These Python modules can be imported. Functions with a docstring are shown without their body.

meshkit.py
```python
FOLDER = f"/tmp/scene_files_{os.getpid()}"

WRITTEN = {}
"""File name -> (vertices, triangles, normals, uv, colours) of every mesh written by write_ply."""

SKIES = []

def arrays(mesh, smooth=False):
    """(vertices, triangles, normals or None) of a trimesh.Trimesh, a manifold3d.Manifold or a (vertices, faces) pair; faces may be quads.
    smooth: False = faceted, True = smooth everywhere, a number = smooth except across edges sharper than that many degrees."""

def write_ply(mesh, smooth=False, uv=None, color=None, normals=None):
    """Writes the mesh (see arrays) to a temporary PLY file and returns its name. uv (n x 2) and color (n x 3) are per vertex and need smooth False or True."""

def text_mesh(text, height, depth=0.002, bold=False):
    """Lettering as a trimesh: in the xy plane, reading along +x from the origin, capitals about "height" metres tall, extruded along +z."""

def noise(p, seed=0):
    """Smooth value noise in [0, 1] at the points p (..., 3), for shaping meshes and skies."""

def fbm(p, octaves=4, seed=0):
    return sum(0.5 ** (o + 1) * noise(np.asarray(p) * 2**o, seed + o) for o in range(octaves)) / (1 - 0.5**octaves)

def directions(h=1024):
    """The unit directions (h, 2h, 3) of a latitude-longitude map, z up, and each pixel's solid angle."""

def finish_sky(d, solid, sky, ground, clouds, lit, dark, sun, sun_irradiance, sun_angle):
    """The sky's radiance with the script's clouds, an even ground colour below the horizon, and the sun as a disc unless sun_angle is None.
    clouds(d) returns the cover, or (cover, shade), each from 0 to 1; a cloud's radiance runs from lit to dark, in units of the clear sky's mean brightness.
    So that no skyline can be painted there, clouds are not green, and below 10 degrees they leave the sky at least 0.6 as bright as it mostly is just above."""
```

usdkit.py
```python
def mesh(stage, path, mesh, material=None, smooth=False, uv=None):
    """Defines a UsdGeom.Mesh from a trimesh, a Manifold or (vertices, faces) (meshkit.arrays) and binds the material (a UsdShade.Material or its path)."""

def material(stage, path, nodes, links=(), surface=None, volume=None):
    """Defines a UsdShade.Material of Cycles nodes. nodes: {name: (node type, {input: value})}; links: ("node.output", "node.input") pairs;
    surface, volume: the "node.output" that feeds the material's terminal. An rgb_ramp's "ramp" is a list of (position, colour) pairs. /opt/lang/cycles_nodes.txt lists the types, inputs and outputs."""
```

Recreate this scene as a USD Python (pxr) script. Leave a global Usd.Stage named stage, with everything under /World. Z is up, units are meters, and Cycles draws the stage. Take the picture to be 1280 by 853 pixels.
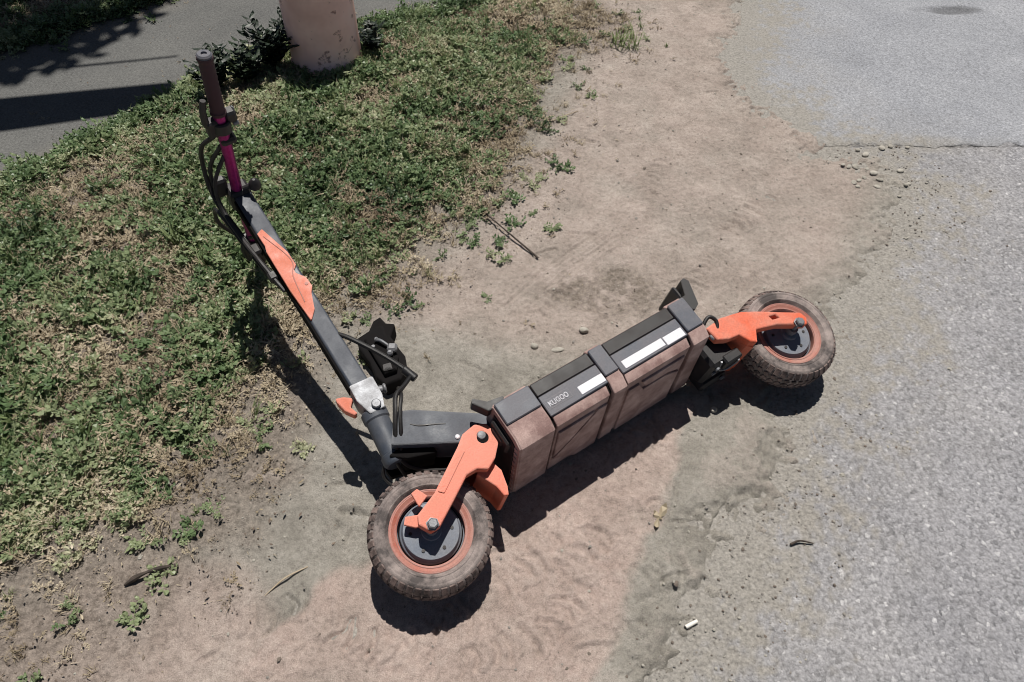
import math, random
import numpy as np, trimesh, usdkit, meshkit
from shapely.geometry import Polygon, LineString
from shapely import contains_xy
from pxr import Usd, UsdGeom, UsdLux, UsdShade, Gf, Sdf, Vt

stage = Usd.Stage.CreateInMemory()
UsdGeom.SetStageUpAxis(stage, UsdGeom.Tokens.z)
UsdGeom.SetStageMetersPerUnit(stage, 1.0)
UsdGeom.Xform.Define(stage, '/World')
UsdGeom.Scope.Define(stage, '/World/Looks')

# ---------------------------------------------------------------- camera, sky, sun, exposure
CAM_H, PITCH, FPX = 1.45, 50.0, 924.0
EXPOSURE = 0.05
SUN_I, SKY_S = 1.25, 0.027
cam = UsdGeom.Camera.Define(stage, '/World/camera')
cam.CreateHorizontalApertureAttr(36.0); cam.CreateVerticalApertureAttr(36.0 * 682 / 1024)
cam.CreateFocalLengthAttr(36.0 * FPX / 1280)
cam.CreateClippingRangeAttr(Gf.Vec2f(0.02, 500))
cam.AddTranslateOp().Set(Gf.Vec3d(0, 0, CAM_H)); cam.AddRotateXOp().Set(90.0 - PITCH)
cam.CreateExposureAttr(EXPOSURE)
TO_SUN = np.array([0.05, 0.34, 1.0]); TO_SUN /= np.linalg.norm(TO_SUN)
ELEV, ROT = math.asin(TO_SUN[2]), math.atan2(TO_SUN[0], TO_SUN[1])
sun = UsdLux.DistantLight.Define(stage, '/World/sun')
sun.CreateIntensityAttr(SUN_I); sun.CreateNormalizeAttr(True); sun.CreateAngleAttr(0.5); sun.CreateColorAttr(Gf.Vec3f(1.0, 0.955, 0.89))
sun.AddTransformOp().Set(Gf.Matrix4d(Gf.Rotation(Gf.Vec3d(0, 0, 1), Gf.Vec3d(*map(float, TO_SUN))), Gf.Vec3d(0, 0, 0)))
sky_m = usdkit.material(stage, '/World/Looks/sky', {
    's': ('sky_texture', {'sky_type': 'single_scattering', 'sun_disc': False, 'sun_elevation': ELEV, 'sun_rotation': ROT}),
    'b': ('background_shader', {'strength': SKY_S})}, [('s.color', 'b.color')], surface='b.background')
dome = UsdLux.DomeLight.Define(stage, '/World/sky')
UsdShade.MaterialBindingAPI.Apply(dome.GetPrim()).Bind(sky_m)

# ---------------------------------------------------------------- helpers
used = {}
def numbered(parent, name):
    k = (parent, name); n = used.get(k, 0); used[k] = n + 1
    return f'{parent}/{name}' if n == 0 else f'{parent}/{name}_{n:03d}'
def tag(p, label=None, cat=None, group=None, kind=None):
    p = p.GetPrim() if hasattr(p, 'GetPrim') else p
    for k, v in (('label', label), ('category', cat), ('group', group), ('kind', kind)):
        if v: p.SetCustomDataByKey(k, v)
    return p
def obj(name, mesh, mat, parent='/World', smooth=35):
    parent = parent if isinstance(parent, str) else str(parent.GetPath())
    return usdkit.mesh(stage, numbered(parent, name), mesh, LOOK[mat] if isinstance(mat, str) else mat, smooth).GetPrim()
def thing(name, label, cat, loc=(0, 0, 0), rz=0, group=None, matrix=None):
    x = UsdGeom.Xform.Define(stage, numbered('/World', name))
    if matrix is not None: x.AddTransformOp().Set(matrix)
    else:
        x.AddTranslateOp().Set(Gf.Vec3d(*map(float, loc))); x.AddRotateZOp().Set(float(rz))
    return tag(x, label, cat, group)
def cat(ms): return trimesh.util.concatenate([trimesh.Trimesh(m.vertices, m.faces, process=False) for m in ms])

def rbox(c, s, r=0.002):
    s = np.asarray(s, float) / 2; r = min(r, s.min() * 0.9); p = []
    for sg in np.ndindex(2, 2, 2):
        q = (np.array(sg) * 2 - 1)
        for k in range(3):
            e = s - r; e[k] = s[k]; p.append(q * e)
    m = trimesh.Trimesh(np.array(p)).convex_hull; m.apply_translation(c); return m
def clean(pts, r):
    g = Polygon(pts) if not isinstance(pts, Polygon) else pts
    return g.buffer(r).buffer(-2 * r).buffer(r) if r else g
def stacked(poly, h0, h1, b):
    out = []
    for inset, a, c in ([(b * (1 - math.cos(q)), h0 + b * (1 - math.sin(q)), h1 - b * (1 - math.sin(q))) for q in np.linspace(0, math.pi / 2, 7 if b >= 0.002 else 3)] if b else [(0, h0, h1)]):
        g = poly.buffer(-inset) if inset else poly
        m = trimesh.creation.extrude_polygon(g, c - a, engine='earcut'); m.apply_translation([0, 0, a]); out.append(m)
    return cat(out)
def prism_xz(pts, y0, y1, b=0.0015, r=0.0):          # outline in the side view, thickness across
    m = stacked(clean(pts, r), y0, y1, b); v = m.vertices
    return trimesh.Trimesh(np.c_[v[:, 0], v[:, 2], v[:, 1]], m.faces[:, ::-1], process=False)
def prism_yz(pts, x0, x1, b=0.0015, r=0.0):          # outline in the cross-section, run along
    m = stacked(clean(pts, r), x0, x1, b); v = m.vertices
    return trimesh.Trimesh(np.c_[v[:, 2], v[:, 0], v[:, 1]], m.faces, process=False)
def prism_xy(pts, z0, z1, b=0.0, r=0.0): return stacked(clean(pts, r), z0, z1, b)
def spline(pts, n=8):
    p = np.asarray(pts, float); p = np.vstack([2 * p[0] - p[1], p, 2 * p[-1] - p[-2]]); out = []
    for i in range(1, len(p) - 2):
        for t in np.arange(n) / n:
            a, b, c, d = p[i - 1:i + 3]
            out.append(0.5 * (2 * b + (c - a) * t + (2 * a - 5 * b + 4 * c - d) * t * t + (3 * b - a - 3 * c + d) * t ** 3))
    return np.vstack([out, p[-2]])
def tube(pts, r, k=10, n=8, smooth=True):
    p = spline(pts, n) if smooth and len(pts) > 2 else np.asarray(pts, float)
    r = np.interp(np.linspace(0, 1, len(p)), np.linspace(0, 1, np.size(r)), np.atleast_1d(r)) if np.size(r) > 1 else np.full(len(p), float(np.ravel(r)[0]))
    t = np.gradient(p, axis=0); t /= np.linalg.norm(t, axis=1, keepdims=True)
    u = np.cross(t[0], [0.31, 0.23, 0.92]); u /= np.linalg.norm(u); v, f, a = [], [], np.arange(k) / k * 2 * np.pi
    for i in range(len(p)):
        u = u - t[i] * (u @ t[i]); u /= np.linalg.norm(u); w = np.cross(t[i], u)
        v.append(p[i] + r[i] * (np.cos(a)[:, None] * u + np.sin(a)[:, None] * w))
    for i in range(len(p) - 1):
        for j in range(k):
            q = i * k + j; s = i * k + (j + 1) % k; f += [[q, s, s + k], [q, s + k, q + k]]
    n0 = len(p) * k; v = np.vstack(v + [p[0], p[-1]])
    for j in range(k): f += [[n0, (j + 1) % k, j], [n0 + 1, n0 - k + j, n0 - k + (j + 1) % k]]
    return trimesh.Trimesh(v, np.array(f), process=False)
def cyl(a, b, r, k=20, b_=0.0):
    a, b = np.asarray(a, float), np.asarray(b, float); d = b - a; L = np.linalg.norm(d); d /= L; e = min(b_, L / 3)
    if e: return tube([a, a + d * 1e-5, a + d * e, b - d * e, b - d * 1e-5, b], 1.0, k, smooth=False) if False else tube_prof(a, b, [(0, r - e), (e, r), (L - e, r), (L, r - e)], k)
    return tube([a, b], r, k, smooth=False)
def tube_prof(a, b, prof, k=20):                      # a turned piece from a to b; prof: (distance along, radius)
    a, b = np.asarray(a, float), np.asarray(b, float); d = (b - a) / np.linalg.norm(b - a)
    u = np.cross(d, [0.31, 0.23, 0.92]); u /= np.linalg.norm(u); w = np.cross(d, u); g = np.arange(k) / k * 2 * np.pi
    v = [a + d * s + r * (np.cos(g)[:, None] * u + np.sin(g)[:, None] * w) for s, r in prof]; f = []; n = len(prof)
    for i in range(n - 1):
        for j in range(k):
            q = i * k + j; s = i * k + (j + 1) % k; f += [[q, s, s + k], [q, s + k, q + k]]
    v = np.vstack(v + [a + d * prof[0][0], a + d * prof[-1][0]]); n0 = n * k
    for j in range(k): f += [[n0, (j + 1) % k, j], [n0 + 1, n0 - k + j, n0 - k + (j + 1) % k]]
    return trimesh.Trimesh(v, np.array(f), process=False)
def lathe_y(prof, c, k=72, closed=True):              # prof: (radius, y) loop turned about the y axis
    p = np.asarray(prof, float); n = len(p); a = np.arange(k) / k * 2 * np.pi
    v = np.stack([np.c_[r * np.cos(a), np.full(k, y), r * np.sin(a)] for r, y in p], 1).reshape(-1, 3); f = []
    for j in range(k):
        for i in range(n if closed else n - 1):
            q, s, q2, s2 = j * n + i, j * n + (i + 1) % n, (j + 1) % k * n + i, (j + 1) % k * n + (i + 1) % n
            f += [[q, q2, s2], [q, s2, s]]
    m = trimesh.Trimesh(v + np.asarray(c, float), np.array(f), process=False)
    if m.volume < 0: m.invert()
    return m
def sstep(a, b, x): t = np.clip((x - a) / (b - a), 0, 1); return t * t * (3 - 2 * t)
def fbm2(x, y, s, o=4, seed=0): return meshkit.fbm(np.stack([x * s, y * s, np.zeros_like(x) + seed * 7.3], -1), o, seed)
def seg_dist(x, y, line):
    d = np.full(x.shape, 1e9)
    for (ax, ay), (bx, by) in zip(line[:-1], line[1:]):
        L = (bx - ax) ** 2 + (by - ay) ** 2; t = np.clip(((x - ax) * (bx - ax) + (y - ay) * (by - ay)) / L, 0, 1)
        d = np.minimum(d, np.hypot(x - ax - t * (bx - ax), y - ay - t * (by - ay)))
    return d
def sdist(x, y, poly):                                 # positive inside
    d = seg_dist(x, y, poly + [poly[0]]); return np.where(contains_xy(Polygon(poly), x, y), d, -d)

# ---------------------------------------------------------------- materials
LOOK = {}
def mat(name, nodes, links, surface='p.BSDF'): LOOK[name] = usdkit.material(stage, f'/World/Looks/{name}', nodes, links, surface)
def worn(name, base, dust=(0.30, 0.22, 0.18), amount=0.35, rough=0.5, metallic=0.0, scale=14, bump=0.15, spec=0.5, wear=0.8):
    """A solid thing's paint or plastic: base colour, blotchy dust, fine scratches in gloss and relief."""
    mat(name, {
        't': ('texture_coordinate', {}), 'geo': ('geometry', {}),
        'n': ('noise_texture', {'scale': scale, 'detail': 9, 'roughness': 0.68}),
        'd': ('rgb_ramp', {'ramp': [(0.40, (0, 0, 0)), (0.52, (amount * 0.45,) * 3), (0.68, (amount,) * 3)]}),
        'f': ('noise_texture', {'scale': scale * 22, 'detail': 4, 'roughness': 0.7}),
        'fr': ('rgb_ramp', {'ramp': [(0.35, (0.80, 0.80, 0.80)), (0.7, (1.10, 1.10, 1.10))]}),
        'st': ('mapping', {'scale': (scale * 1.5, scale * 1.5, scale * 30), 'rotation': (0.4, 0.9, 0.3)}), 'sn': ('noise_texture', {'scale': 1.0, 'detail': 3}),
        'sr': ('rgb_ramp', {'ramp': [(0.66, (0, 0, 0)), (0.70, (0.5 * wear,) * 3)]}),
        'bv': ('bevel', {'samples': 4, 'radius': 0.0035}), 'dt': ('vector_math', {'math_type': 'dot_product'}),
        'e': ('map_range', {'from_min': 0.995, 'from_max': 0.88, 'to_min': 0.0, 'to_max': wear, 'clamp': True}),
        'en': ('map_range', {'from_min': 0.42, 'from_max': 0.62, 'clamp': True}), 'ee': ('math', {'math_type': 'multiply'}),
        'm': ('mix_color', {'a': base, 'b': dust}), 'w': ('mix_color', {'b': tuple(min(0.75, 0.45 * c + 0.55 * q + 0.05) for c, q in zip(base, dust))}), 's': ('mix_color', {'b': tuple(0.5 * c + 0.5 * q for c, q in zip(base, dust))}),
        'mm': ('mix_color', {'blend_type': 'multiply', 'fac': 1.0}),
        'r': ('map_range', {'from_min': 0.3, 'from_max': 0.7, 'to_min': rough - 0.12, 'to_max': min(1, rough + 0.22)}),
        'b': ('bump', {'strength': bump, 'distance': 0.002}),
        'p': ('principled_bsdf', {'metallic': metallic, 'specular_ior_level': spec})},
        [('t.object', 'n.vector'), ('t.object', 'f.vector'), ('t.object', 'st.vector'), ('st.vector', 'sn.vector'), ('sn.fac', 'sr.fac'), ('n.fac', 'd.fac'), ('d.color', 'm.fac'), ('f.fac', 'fr.fac'),
         ('bv.bevel', 'dt.vector1'), ('geo.normal', 'dt.vector2'), ('dt.value', 'e.value'), ('n.fac', 'en.value'), ('e.result', 'ee.value1'), ('en.result', 'ee.value2'),
         ('m.result', 's.a'), ('sr.color', 's.fac'), ('s.result', 'w.a'), ('ee.value', 'w.fac'), ('w.result', 'mm.a'), ('fr.color', 'mm.b'),
         ('mm.result', 'p.base_color'), ('n.fac', 'r.value'), ('r.result', 'p.roughness'), ('f.fac', 'b.height'), ('b.normal', 'p.normal')])
worn('orange_paint', (0.72, 0.135, 0.062), dust=(0.55, 0.28, 0.20), amount=0.55, rough=0.42)
worn('orange_plastic', (0.56, 0.092, 0.026), dust=(0.60, 0.30, 0.20), amount=0.25, rough=0.5)
worn('rim_paint', (0.40, 0.120, 0.082), dust=(0.40, 0.24, 0.20), amount=0.8, rough=0.55)
worn('stripe_paint', (0.34, 0.10, 0.075), dust=(0.36, 0.22, 0.18), amount=0.7)
worn('black_plastic', (0.012, 0.0115, 0.013), dust=(0.11, 0.085, 0.075), amount=0.15, rough=0.5, wear=0.3)
worn('matte_black', (0.008, 0.0075, 0.008), dust=(0.022, 0.016, 0.015), amount=0.2, rough=0.9, spec=0.12, wear=0.08)
worn('stem_metal', (0.050, 0.060, 0.080), dust=(0.15, 0.145, 0.15), amount=0.3, rough=0.55, metallic=0.0)
worn('side_plastic', (0.075, 0.082, 0.105), dust=(0.24, 0.21, 0.21), amount=0.4, rough=0.5)
worn('hub_metal', (0.135, 0.158, 0.20), dust=(0.26, 0.25, 0.25), amount=0.45, rough=0.5, metallic=0.0)
worn('underside_plastic', (0.245, 0.150, 0.135), dust=(0.56, 0.41, 0.37), amount=0.85, rough=0.7, scale=18, bump=0.35)
worn('tyre_rubber', (0.090, 0.078, 0.075), dust=(0.40, 0.335, 0.310), amount=1.0, rough=0.9, scale=20, bump=0.4, spec=0.25)
worn('tread_rubber', (0.050, 0.040, 0.039), dust=(0.34, 0.25, 0.222), amount=0.9, rough=0.9, scale=24, bump=0.4, spec=0.25)
worn('cable_rubber', (0.007, 0.0065, 0.007), dust=(0.05, 0.038, 0.035), amount=0.2, rough=0.5, wear=0.15)
worn('magenta_metal', (0.32, 0.016, 0.17), dust=(0.25, 0.10, 0.16), amount=0.2, rough=0.3, metallic=0.7)
worn('grip_rubber', (0.036, 0.010, 0.017), dust=(0.10, 0.05, 0.055), amount=0.3, rough=0.7, scale=30)
worn('silver_metal', (0.19, 0.20, 0.22), dust=(0.17, 0.155, 0.15), amount=0.5, rough=0.45, metallic=0.3)
worn('white_reflector', (0.80, 0.79, 0.84), dust=(0.55, 0.50, 0.49), amount=0.18, rough=0.3)
worn('letter_white', (0.62, 0.62, 0.68), dust=(0.3, 0.28, 0.28), amount=0.4, rough=0.5)
worn('pale_stone', (0.30, 0.28, 0.24), dust=(0.54, 0.51, 0.45), amount=0.8, rough=0.9, scale=40, bump=0.5)
worn('grey_stone', (0.20, 0.185, 0.165), dust=(0.36, 0.33, 0.30), amount=0.8, rough=0.9, scale=40, bump=0.5)
worn('earth_crumb', (0.13, 0.105, 0.085), dust=(0.24, 0.20, 0.17), amount=0.8, rough=0.95, scale=40, bump=0.5)
worn('butt_paper', (0.80, 0.78, 0.72), dust=(0.55, 0.48, 0.38), amount=0.25, rough=0.8, scale=80)
worn('ash', (0.05, 0.045, 0.042), dust=(0.2, 0.19, 0.18), amount=0.5, rough=0.95, scale=120)
worn('dry_stalk', (0.36, 0.28, 0.18), dust=(0.50, 0.42, 0.32), amount=0.7, rough=0.85, scale=40)
worn('dark_twig', (0.035, 0.026, 0.020), dust=(0.14, 0.105, 0.085), amount=0.4, rough=0.9, scale=60)
worn('bark', (0.12, 0.09, 0.07), dust=(0.22, 0.18, 0.15), amount=0.7, rough=0.95, scale=12, bump=0.8)

mat('pole_paint', {
    't': ('texture_coordinate', {}), 'n': ('noise_texture', {'scale': 5, 'detail': 8, 'roughness': 0.65}), 'k': ('noise_texture', {'scale': 26, 'detail': 6, 'roughness': 0.7}),
    'c': ('rgb_ramp', {'ramp': [(0.30, (0.78, 0.46, 0.41)), (0.5, (0.94, 0.60, 0.54)), (0.7, (0.96, 0.68, 0.62))]}),
    'ad': ('math', {'math_type': 'multiply_add', 'value2': 0.45}), 'cr': ('rgb_ramp', {'ramp': [(0.82, (0, 0, 0)), (0.87, (0.7, 0.7, 0.7))]}),
    'm': ('mix_color', {'b': (0.20, 0.095, 0.085)}), 'b': ('bump', {'strength': 0.6, 'distance': 0.004, 'invert': True}), 'p': ('principled_bsdf', {'roughness': 0.75, 'specular_ior_level': 0.3})},
    [('t.object', 'n.vector'), ('t.object', 'k.vector'), ('n.fac', 'c.fac'), ('n.fac', 'ad.value1'), ('k.fac', 'ad.value3'), ('ad.value', 'cr.fac'), ('c.color', 'm.a'), ('cr.color', 'm.fac'),
     ('m.result', 'p.base_color'), ('cr.color', 'b.height'), ('b.normal', 'p.normal')])
def leaf_mat(name, ramp, rough=0.55, trans=0.28):
    mat(name, {
        'o': ('object_info', {}), 'g': ('geometry', {}),
        'big': ('noise_texture', {'scale': 2.6, 'detail': 3}),
        'k': ('math', {'math_type': 'multiply_add', 'value2': 0.42, 'value3': 0.0}),
        'k2': ('math', {'math_type': 'multiply_add', 'value2': 1.3, 'value3': -0.42}),
        'isl': ('math', {'math_type': 'multiply_add', 'value2': 0.34}),
        'ad': ('math', {'math_type': 'add', 'use_clamp': True}),
        'c': ('rgb_ramp', {'ramp': ramp}),
        'p': ('principled_bsdf', {'roughness': rough, 'specular_ior_level': 0.35}),
        'tr': ('translucent_bsdf', {}), 'mx': ('mix_closure', {'fac': trans})},
        [('g.position', 'big.vector'), ('o.random', 'k.value1'), ('big.fac', 'k2.value1'), ('g.random_per_island', 'isl.value1'), ('k.value', 'isl.value3'),
         ('isl.value', 'ad.value1'), ('k2.value', 'ad.value2'), ('ad.value', 'c.fac'), ('c.color', 'p.base_color'), ('c.color', 'tr.color'),
         ('p.BSDF', 'mx.closure1'), ('tr.BSDF', 'mx.closure2')], 'mx.closure')
leaf_mat('grass_leaf', [(0.0, (0.050, 0.070, 0.028)), (0.3, (0.125, 0.178, 0.072)), (0.55, (0.235, 0.285, 0.130)), (0.8, (0.44, 0.42, 0.26)), (1.0, (0.44, 0.41, 0.29))])
leaf_mat('weed_leaf', [(0.0, (0.045, 0.075, 0.036)), (0.35, (0.130, 0.198, 0.088)), (0.65, (0.29, 0.335, 0.185)), (0.85, (0.52, 0.50, 0.35)), (1.0, (0.52, 0.49, 0.39))], rough=0.42)
leaf_mat('straw', [(0.0, (0.16, 0.120, 0.080)), (0.35, (0.33, 0.270, 0.185)), (0.7, (0.50, 0.430, 0.315)), (1.0, (0.68, 0.61, 0.49))], rough=0.75, trans=0.15)
leaf_mat('dead_leaf', [(0.0, (0.075, 0.058, 0.046)), (0.4, (0.17, 0.132, 0.104)), (0.75, (0.28, 0.225, 0.175)), (1.0, (0.50, 0.44, 0.36))], rough=0.8, trans=0.1)
leaf_mat('dark_leaf', [(0.0, (0.012, 0.018, 0.014)), (0.5, (0.022, 0.034, 0.022)), (1.0, (0.05, 0.075, 0.04))], rough=0.45, trans=0.15)
leaf_mat('tree_leaf', [(0.0, (0.03, 0.06, 0.02)), (1.0, (0.09, 0.13, 0.05))])

# ground: vertex masks (pink earth, leaf mould, worn pale) over fine grains
mat('earth', {
    'a': ('attribute', {'attribute': 'masks'}), 's': ('separate_color', {}), 'g': ('geometry', {}),
    'n1': ('noise_texture', {'scale': 8, 'detail': 10, 'roughness': 0.7}),
    'n2': ('noise_texture', {'scale': 90, 'detail': 5, 'roughness': 0.75}),
    'n3': ('noise_texture', {'scale': 480, 'detail': 3, 'roughness': 0.8}),
    'c1': ('rgb_ramp', {'ramp': [(0.28, (0.190, 0.177, 0.154)), (0.5, (0.262, 0.245, 0.216)), (0.72, (0.345, 0.324, 0.291))]}),
    'c2': ('rgb_ramp', {'ramp': [(0.3, (0.320, 0.245, 0.214)), (0.7, (0.460, 0.362, 0.322))]}),
    'c3': ('rgb_ramp', {'ramp': [(0.3, (0.105, 0.088, 0.074)), (0.7, (0.265, 0.225, 0.190))]}),
    'm1': ('mix_color', {}), 'm2': ('mix_color', {}), 'm3': ('mix_color', {'b': (0.40, 0.345, 0.31)}),
    'g1': ('rgb_ramp', {'ramp': [(0.30, (0.60, 0.59, 0.58)), (0.48, (1, 1, 1)), (0.70, (1.28, 1.28, 1.28))]}),
    'g2': ('rgb_ramp', {'ramp': [(0.32, (0.55, 0.54, 0.53)), (0.48, (1, 1, 1)), (0.68, (1.4, 1.4, 1.4))]}),
    'x1': ('mix_color', {'blend_type': 'multiply', 'fac': 0.8}), 'x2': ('mix_color', {'blend_type': 'multiply', 'fac': 0.75}),
    'h': ('math', {'math_type': 'multiply_add', 'value2': 0.35}),
    'b': ('bump', {'strength': 0.9, 'distance': 0.006}),
    'p': ('principled_bsdf', {'roughness': 0.95, 'specular_ior_level': 0.15})},
    [('a.color', 's.color'), ('g.position', 'n1.vector'), ('g.position', 'n2.vector'), ('g.position', 'n3.vector'), ('n1.fac', 'c1.fac'), ('n1.fac', 'c2.fac'), ('n2.fac', 'c3.fac'),
     ('s.r', 'm1.fac'), ('c1.color', 'm1.a'), ('c2.color', 'm1.b'), ('s.g', 'm2.fac'), ('m1.result', 'm2.a'), ('c3.color', 'm2.b'), ('s.b', 'm3.fac'), ('m2.result', 'm3.a'),
     ('n2.fac', 'g1.fac'), ('n3.fac', 'g2.fac'), ('m3.result', 'x1.a'), ('g1.color', 'x1.b'), ('x1.result', 'x2.a'), ('g2.color', 'x2.b'), ('x2.result', 'p.base_color'),
     ('n3.fac', 'h.value1'), ('n2.fac', 'h.value3'), ('h.value', 'b.height'), ('b.normal', 'p.normal')])
def asphalt(name, scale, lo, mid, hi, bump, dustc=(0.245, 0.228, 0.20)):
    mat(name, {
        'a': ('attribute', {'attribute': 'masks'}), 's': ('separate_color', {}), 'g': ('geometry', {}),
        'w': ('noise_texture', {'scale': scale * 0.5, 'detail': 3}), 'wv': ('vector_math', {'math_type': 'multiply_add', 'vector2': (0.012, 0.012, 0.012)}),
        'v': ('voronoi_texture', {'scale': scale, 'feature': 'f1', 'randomness': 1.0}),
        'vb': ('rgb_to_bw', {}),
        'c': ('rgb_ramp', {'ramp': [(0.0, lo), (0.45, mid), (0.8, mid), (1.0, hi)]}),
        'e': ('rgb_ramp', {'ramp': [(0.35, (1, 1, 1)), (0.75, (0.78, 0.78, 0.79))]}),
        'n1': ('noise_texture', {'scale': 3.2, 'detail': 7, 'roughness': 0.6}),
        'l': ('rgb_ramp', {'ramp': [(0.3, (0.84, 0.84, 0.85)), (0.7, (1.12, 1.11, 1.10))]}),
        'n2': ('noise_texture', {'scale': 140, 'detail': 5, 'roughness': 0.75}),
        'f': ('rgb_ramp', {'ramp': [(0.34, (0.50, 0.50, 0.50)), (0.46, (0.95, 0.95, 0.95)), (0.66, (1.5, 1.5, 1.5))]}),
        'x0': ('mix_color', {'blend_type': 'multiply', 'fac': 0.8}), 'x1': ('mix_color', {'blend_type': 'multiply', 'fac': 0.9}), 'x2': ('mix_color', {'blend_type': 'multiply', 'fac': 0.7}),
        'm': ('mix_color', {'b': dustc}), 'k': ('mix_color', {'b': (0.05, 0.05, 0.052)}),
        'h': ('math', {'math_type': 'multiply_add', 'value2': -1.0}), 'dd': ('math', {'math_type': 'multiply', 'value2': 0.5}),
        'b': ('bump', {'strength': bump, 'distance': 0.006}),
        'p': ('principled_bsdf', {'roughness': 0.88, 'specular_ior_level': 0.25})},
        [('a.color', 's.color'), ('g.position', 'w.vector'), ('w.color', 'wv.vector1'), ('g.position', 'wv.vector3'), ('wv.vector', 'v.vector'), ('v.color', 'vb.color'), ('vb.val', 'c.fac'),
         ('v.distance', 'e.fac'), ('c.color', 'x0.a'), ('e.color', 'x0.b'), ('g.position', 'n1.vector'), ('n1.fac', 'l.fac'), ('x0.result', 'x1.a'), ('l.color', 'x1.b'),
         ('g.position', 'n2.vector'), ('n2.fac', 'f.fac'), ('x1.result', 'm.a'), ('s.r', 'm.fac'), ('m.result', 'k.a'), ('s.g', 'k.fac'), ('k.result', 'x2.a'), ('f.color', 'x2.b'), ('x2.result', 'p.base_color'),
         ('n2.fac', 'dd.value1'), ('v.distance', 'h.value1'), ('dd.value', 'h.value3'), ('h.value', 'b.height'), ('b.normal', 'p.normal')])
asphalt('coarse_asphalt', 130, (0.15, 0.15, 0.158), (0.285, 0.284, 0.297), (0.53, 0.525, 0.535), 0.45)
asphalt('smooth_asphalt', 190, (0.21, 0.217, 0.232), (0.285, 0.295, 0.318), (0.39, 0.398, 0.425), 0.3)
asphalt('path_asphalt', 230, (0.085, 0.086, 0.083), (0.128, 0.129, 0.124), (0.175, 0.176, 0.167), 0.3, dustc=(0.2, 0.18, 0.15))

# ---------------------------------------------------------------- ground, road, path
rng = np.random.default_rng(5)
ROAD = [(-1.9, -3.0), (-0.9, -1.5), (0.05, -0.05), (0.35, 0.39), (0.44, 0.53), (0.60, 0.74), (0.77, 1.03), (0.98, 1.33), (1.22, 1.70), (1.30, 1.85), (1.22, 2.0), (1.05, 2.12), (0.93, 2.33), (0.90, 2.6), (1.04, 3.08), (1.3, 4.2), (1.6, 8.0), (6, 60), (60, 60), (60, -60), (-40, -60)]
PATH = [(-4.2, -0.9), (-2.6, 0.75), (-1.85, 1.58), (-1.60, 1.82), (-1.42, 2.04), (-1.20, 2.32), (-1.04, 2.55), (-0.84, 2.70), (-0.58, 2.83), (-0.30, 2.97), (1.2, 4.4), (0.7, 5.2), (-0.9, 3.75), (-1.48, 3.10), (-1.66, 2.93), (-1.84, 2.77), (-1.98, 2.66), (-2.4, 2.3), (-5.0, -0.2)]
VERGE = [(0.33, 3.08), (0.42, 2.88), (0.40, 2.72), (0.22, 2.5), (0.14, 2.2), (0.06, 1.95), (-0.04, 1.74), (-0.20, 1.48), (-0.42, 1.24), (-0.52, 1.02), (-0.60, 0.84), (-0.78, 0.68), (-0.98, 0.50), (-1.4, 0.2), (-3.0, -0.6), (-4.2, -0.9), (-2.6, 0.75), (-1.60, 1.82), (-1.20, 2.32), (-0.84, 2.70), (-0.58, 2.83), (-0.30, 2.97), (1.2, 4.4), (1.1, 4.2)]
FAR = [(-5.0, -0.2), (-2.4, 2.3), (-1.98, 2.66), (-1.66, 2.93), (-1.48, 3.10), (-0.9, 3.75), (0.7, 5.2), (0.5, 7), (-7, 7), (-7, 0)]

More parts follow.
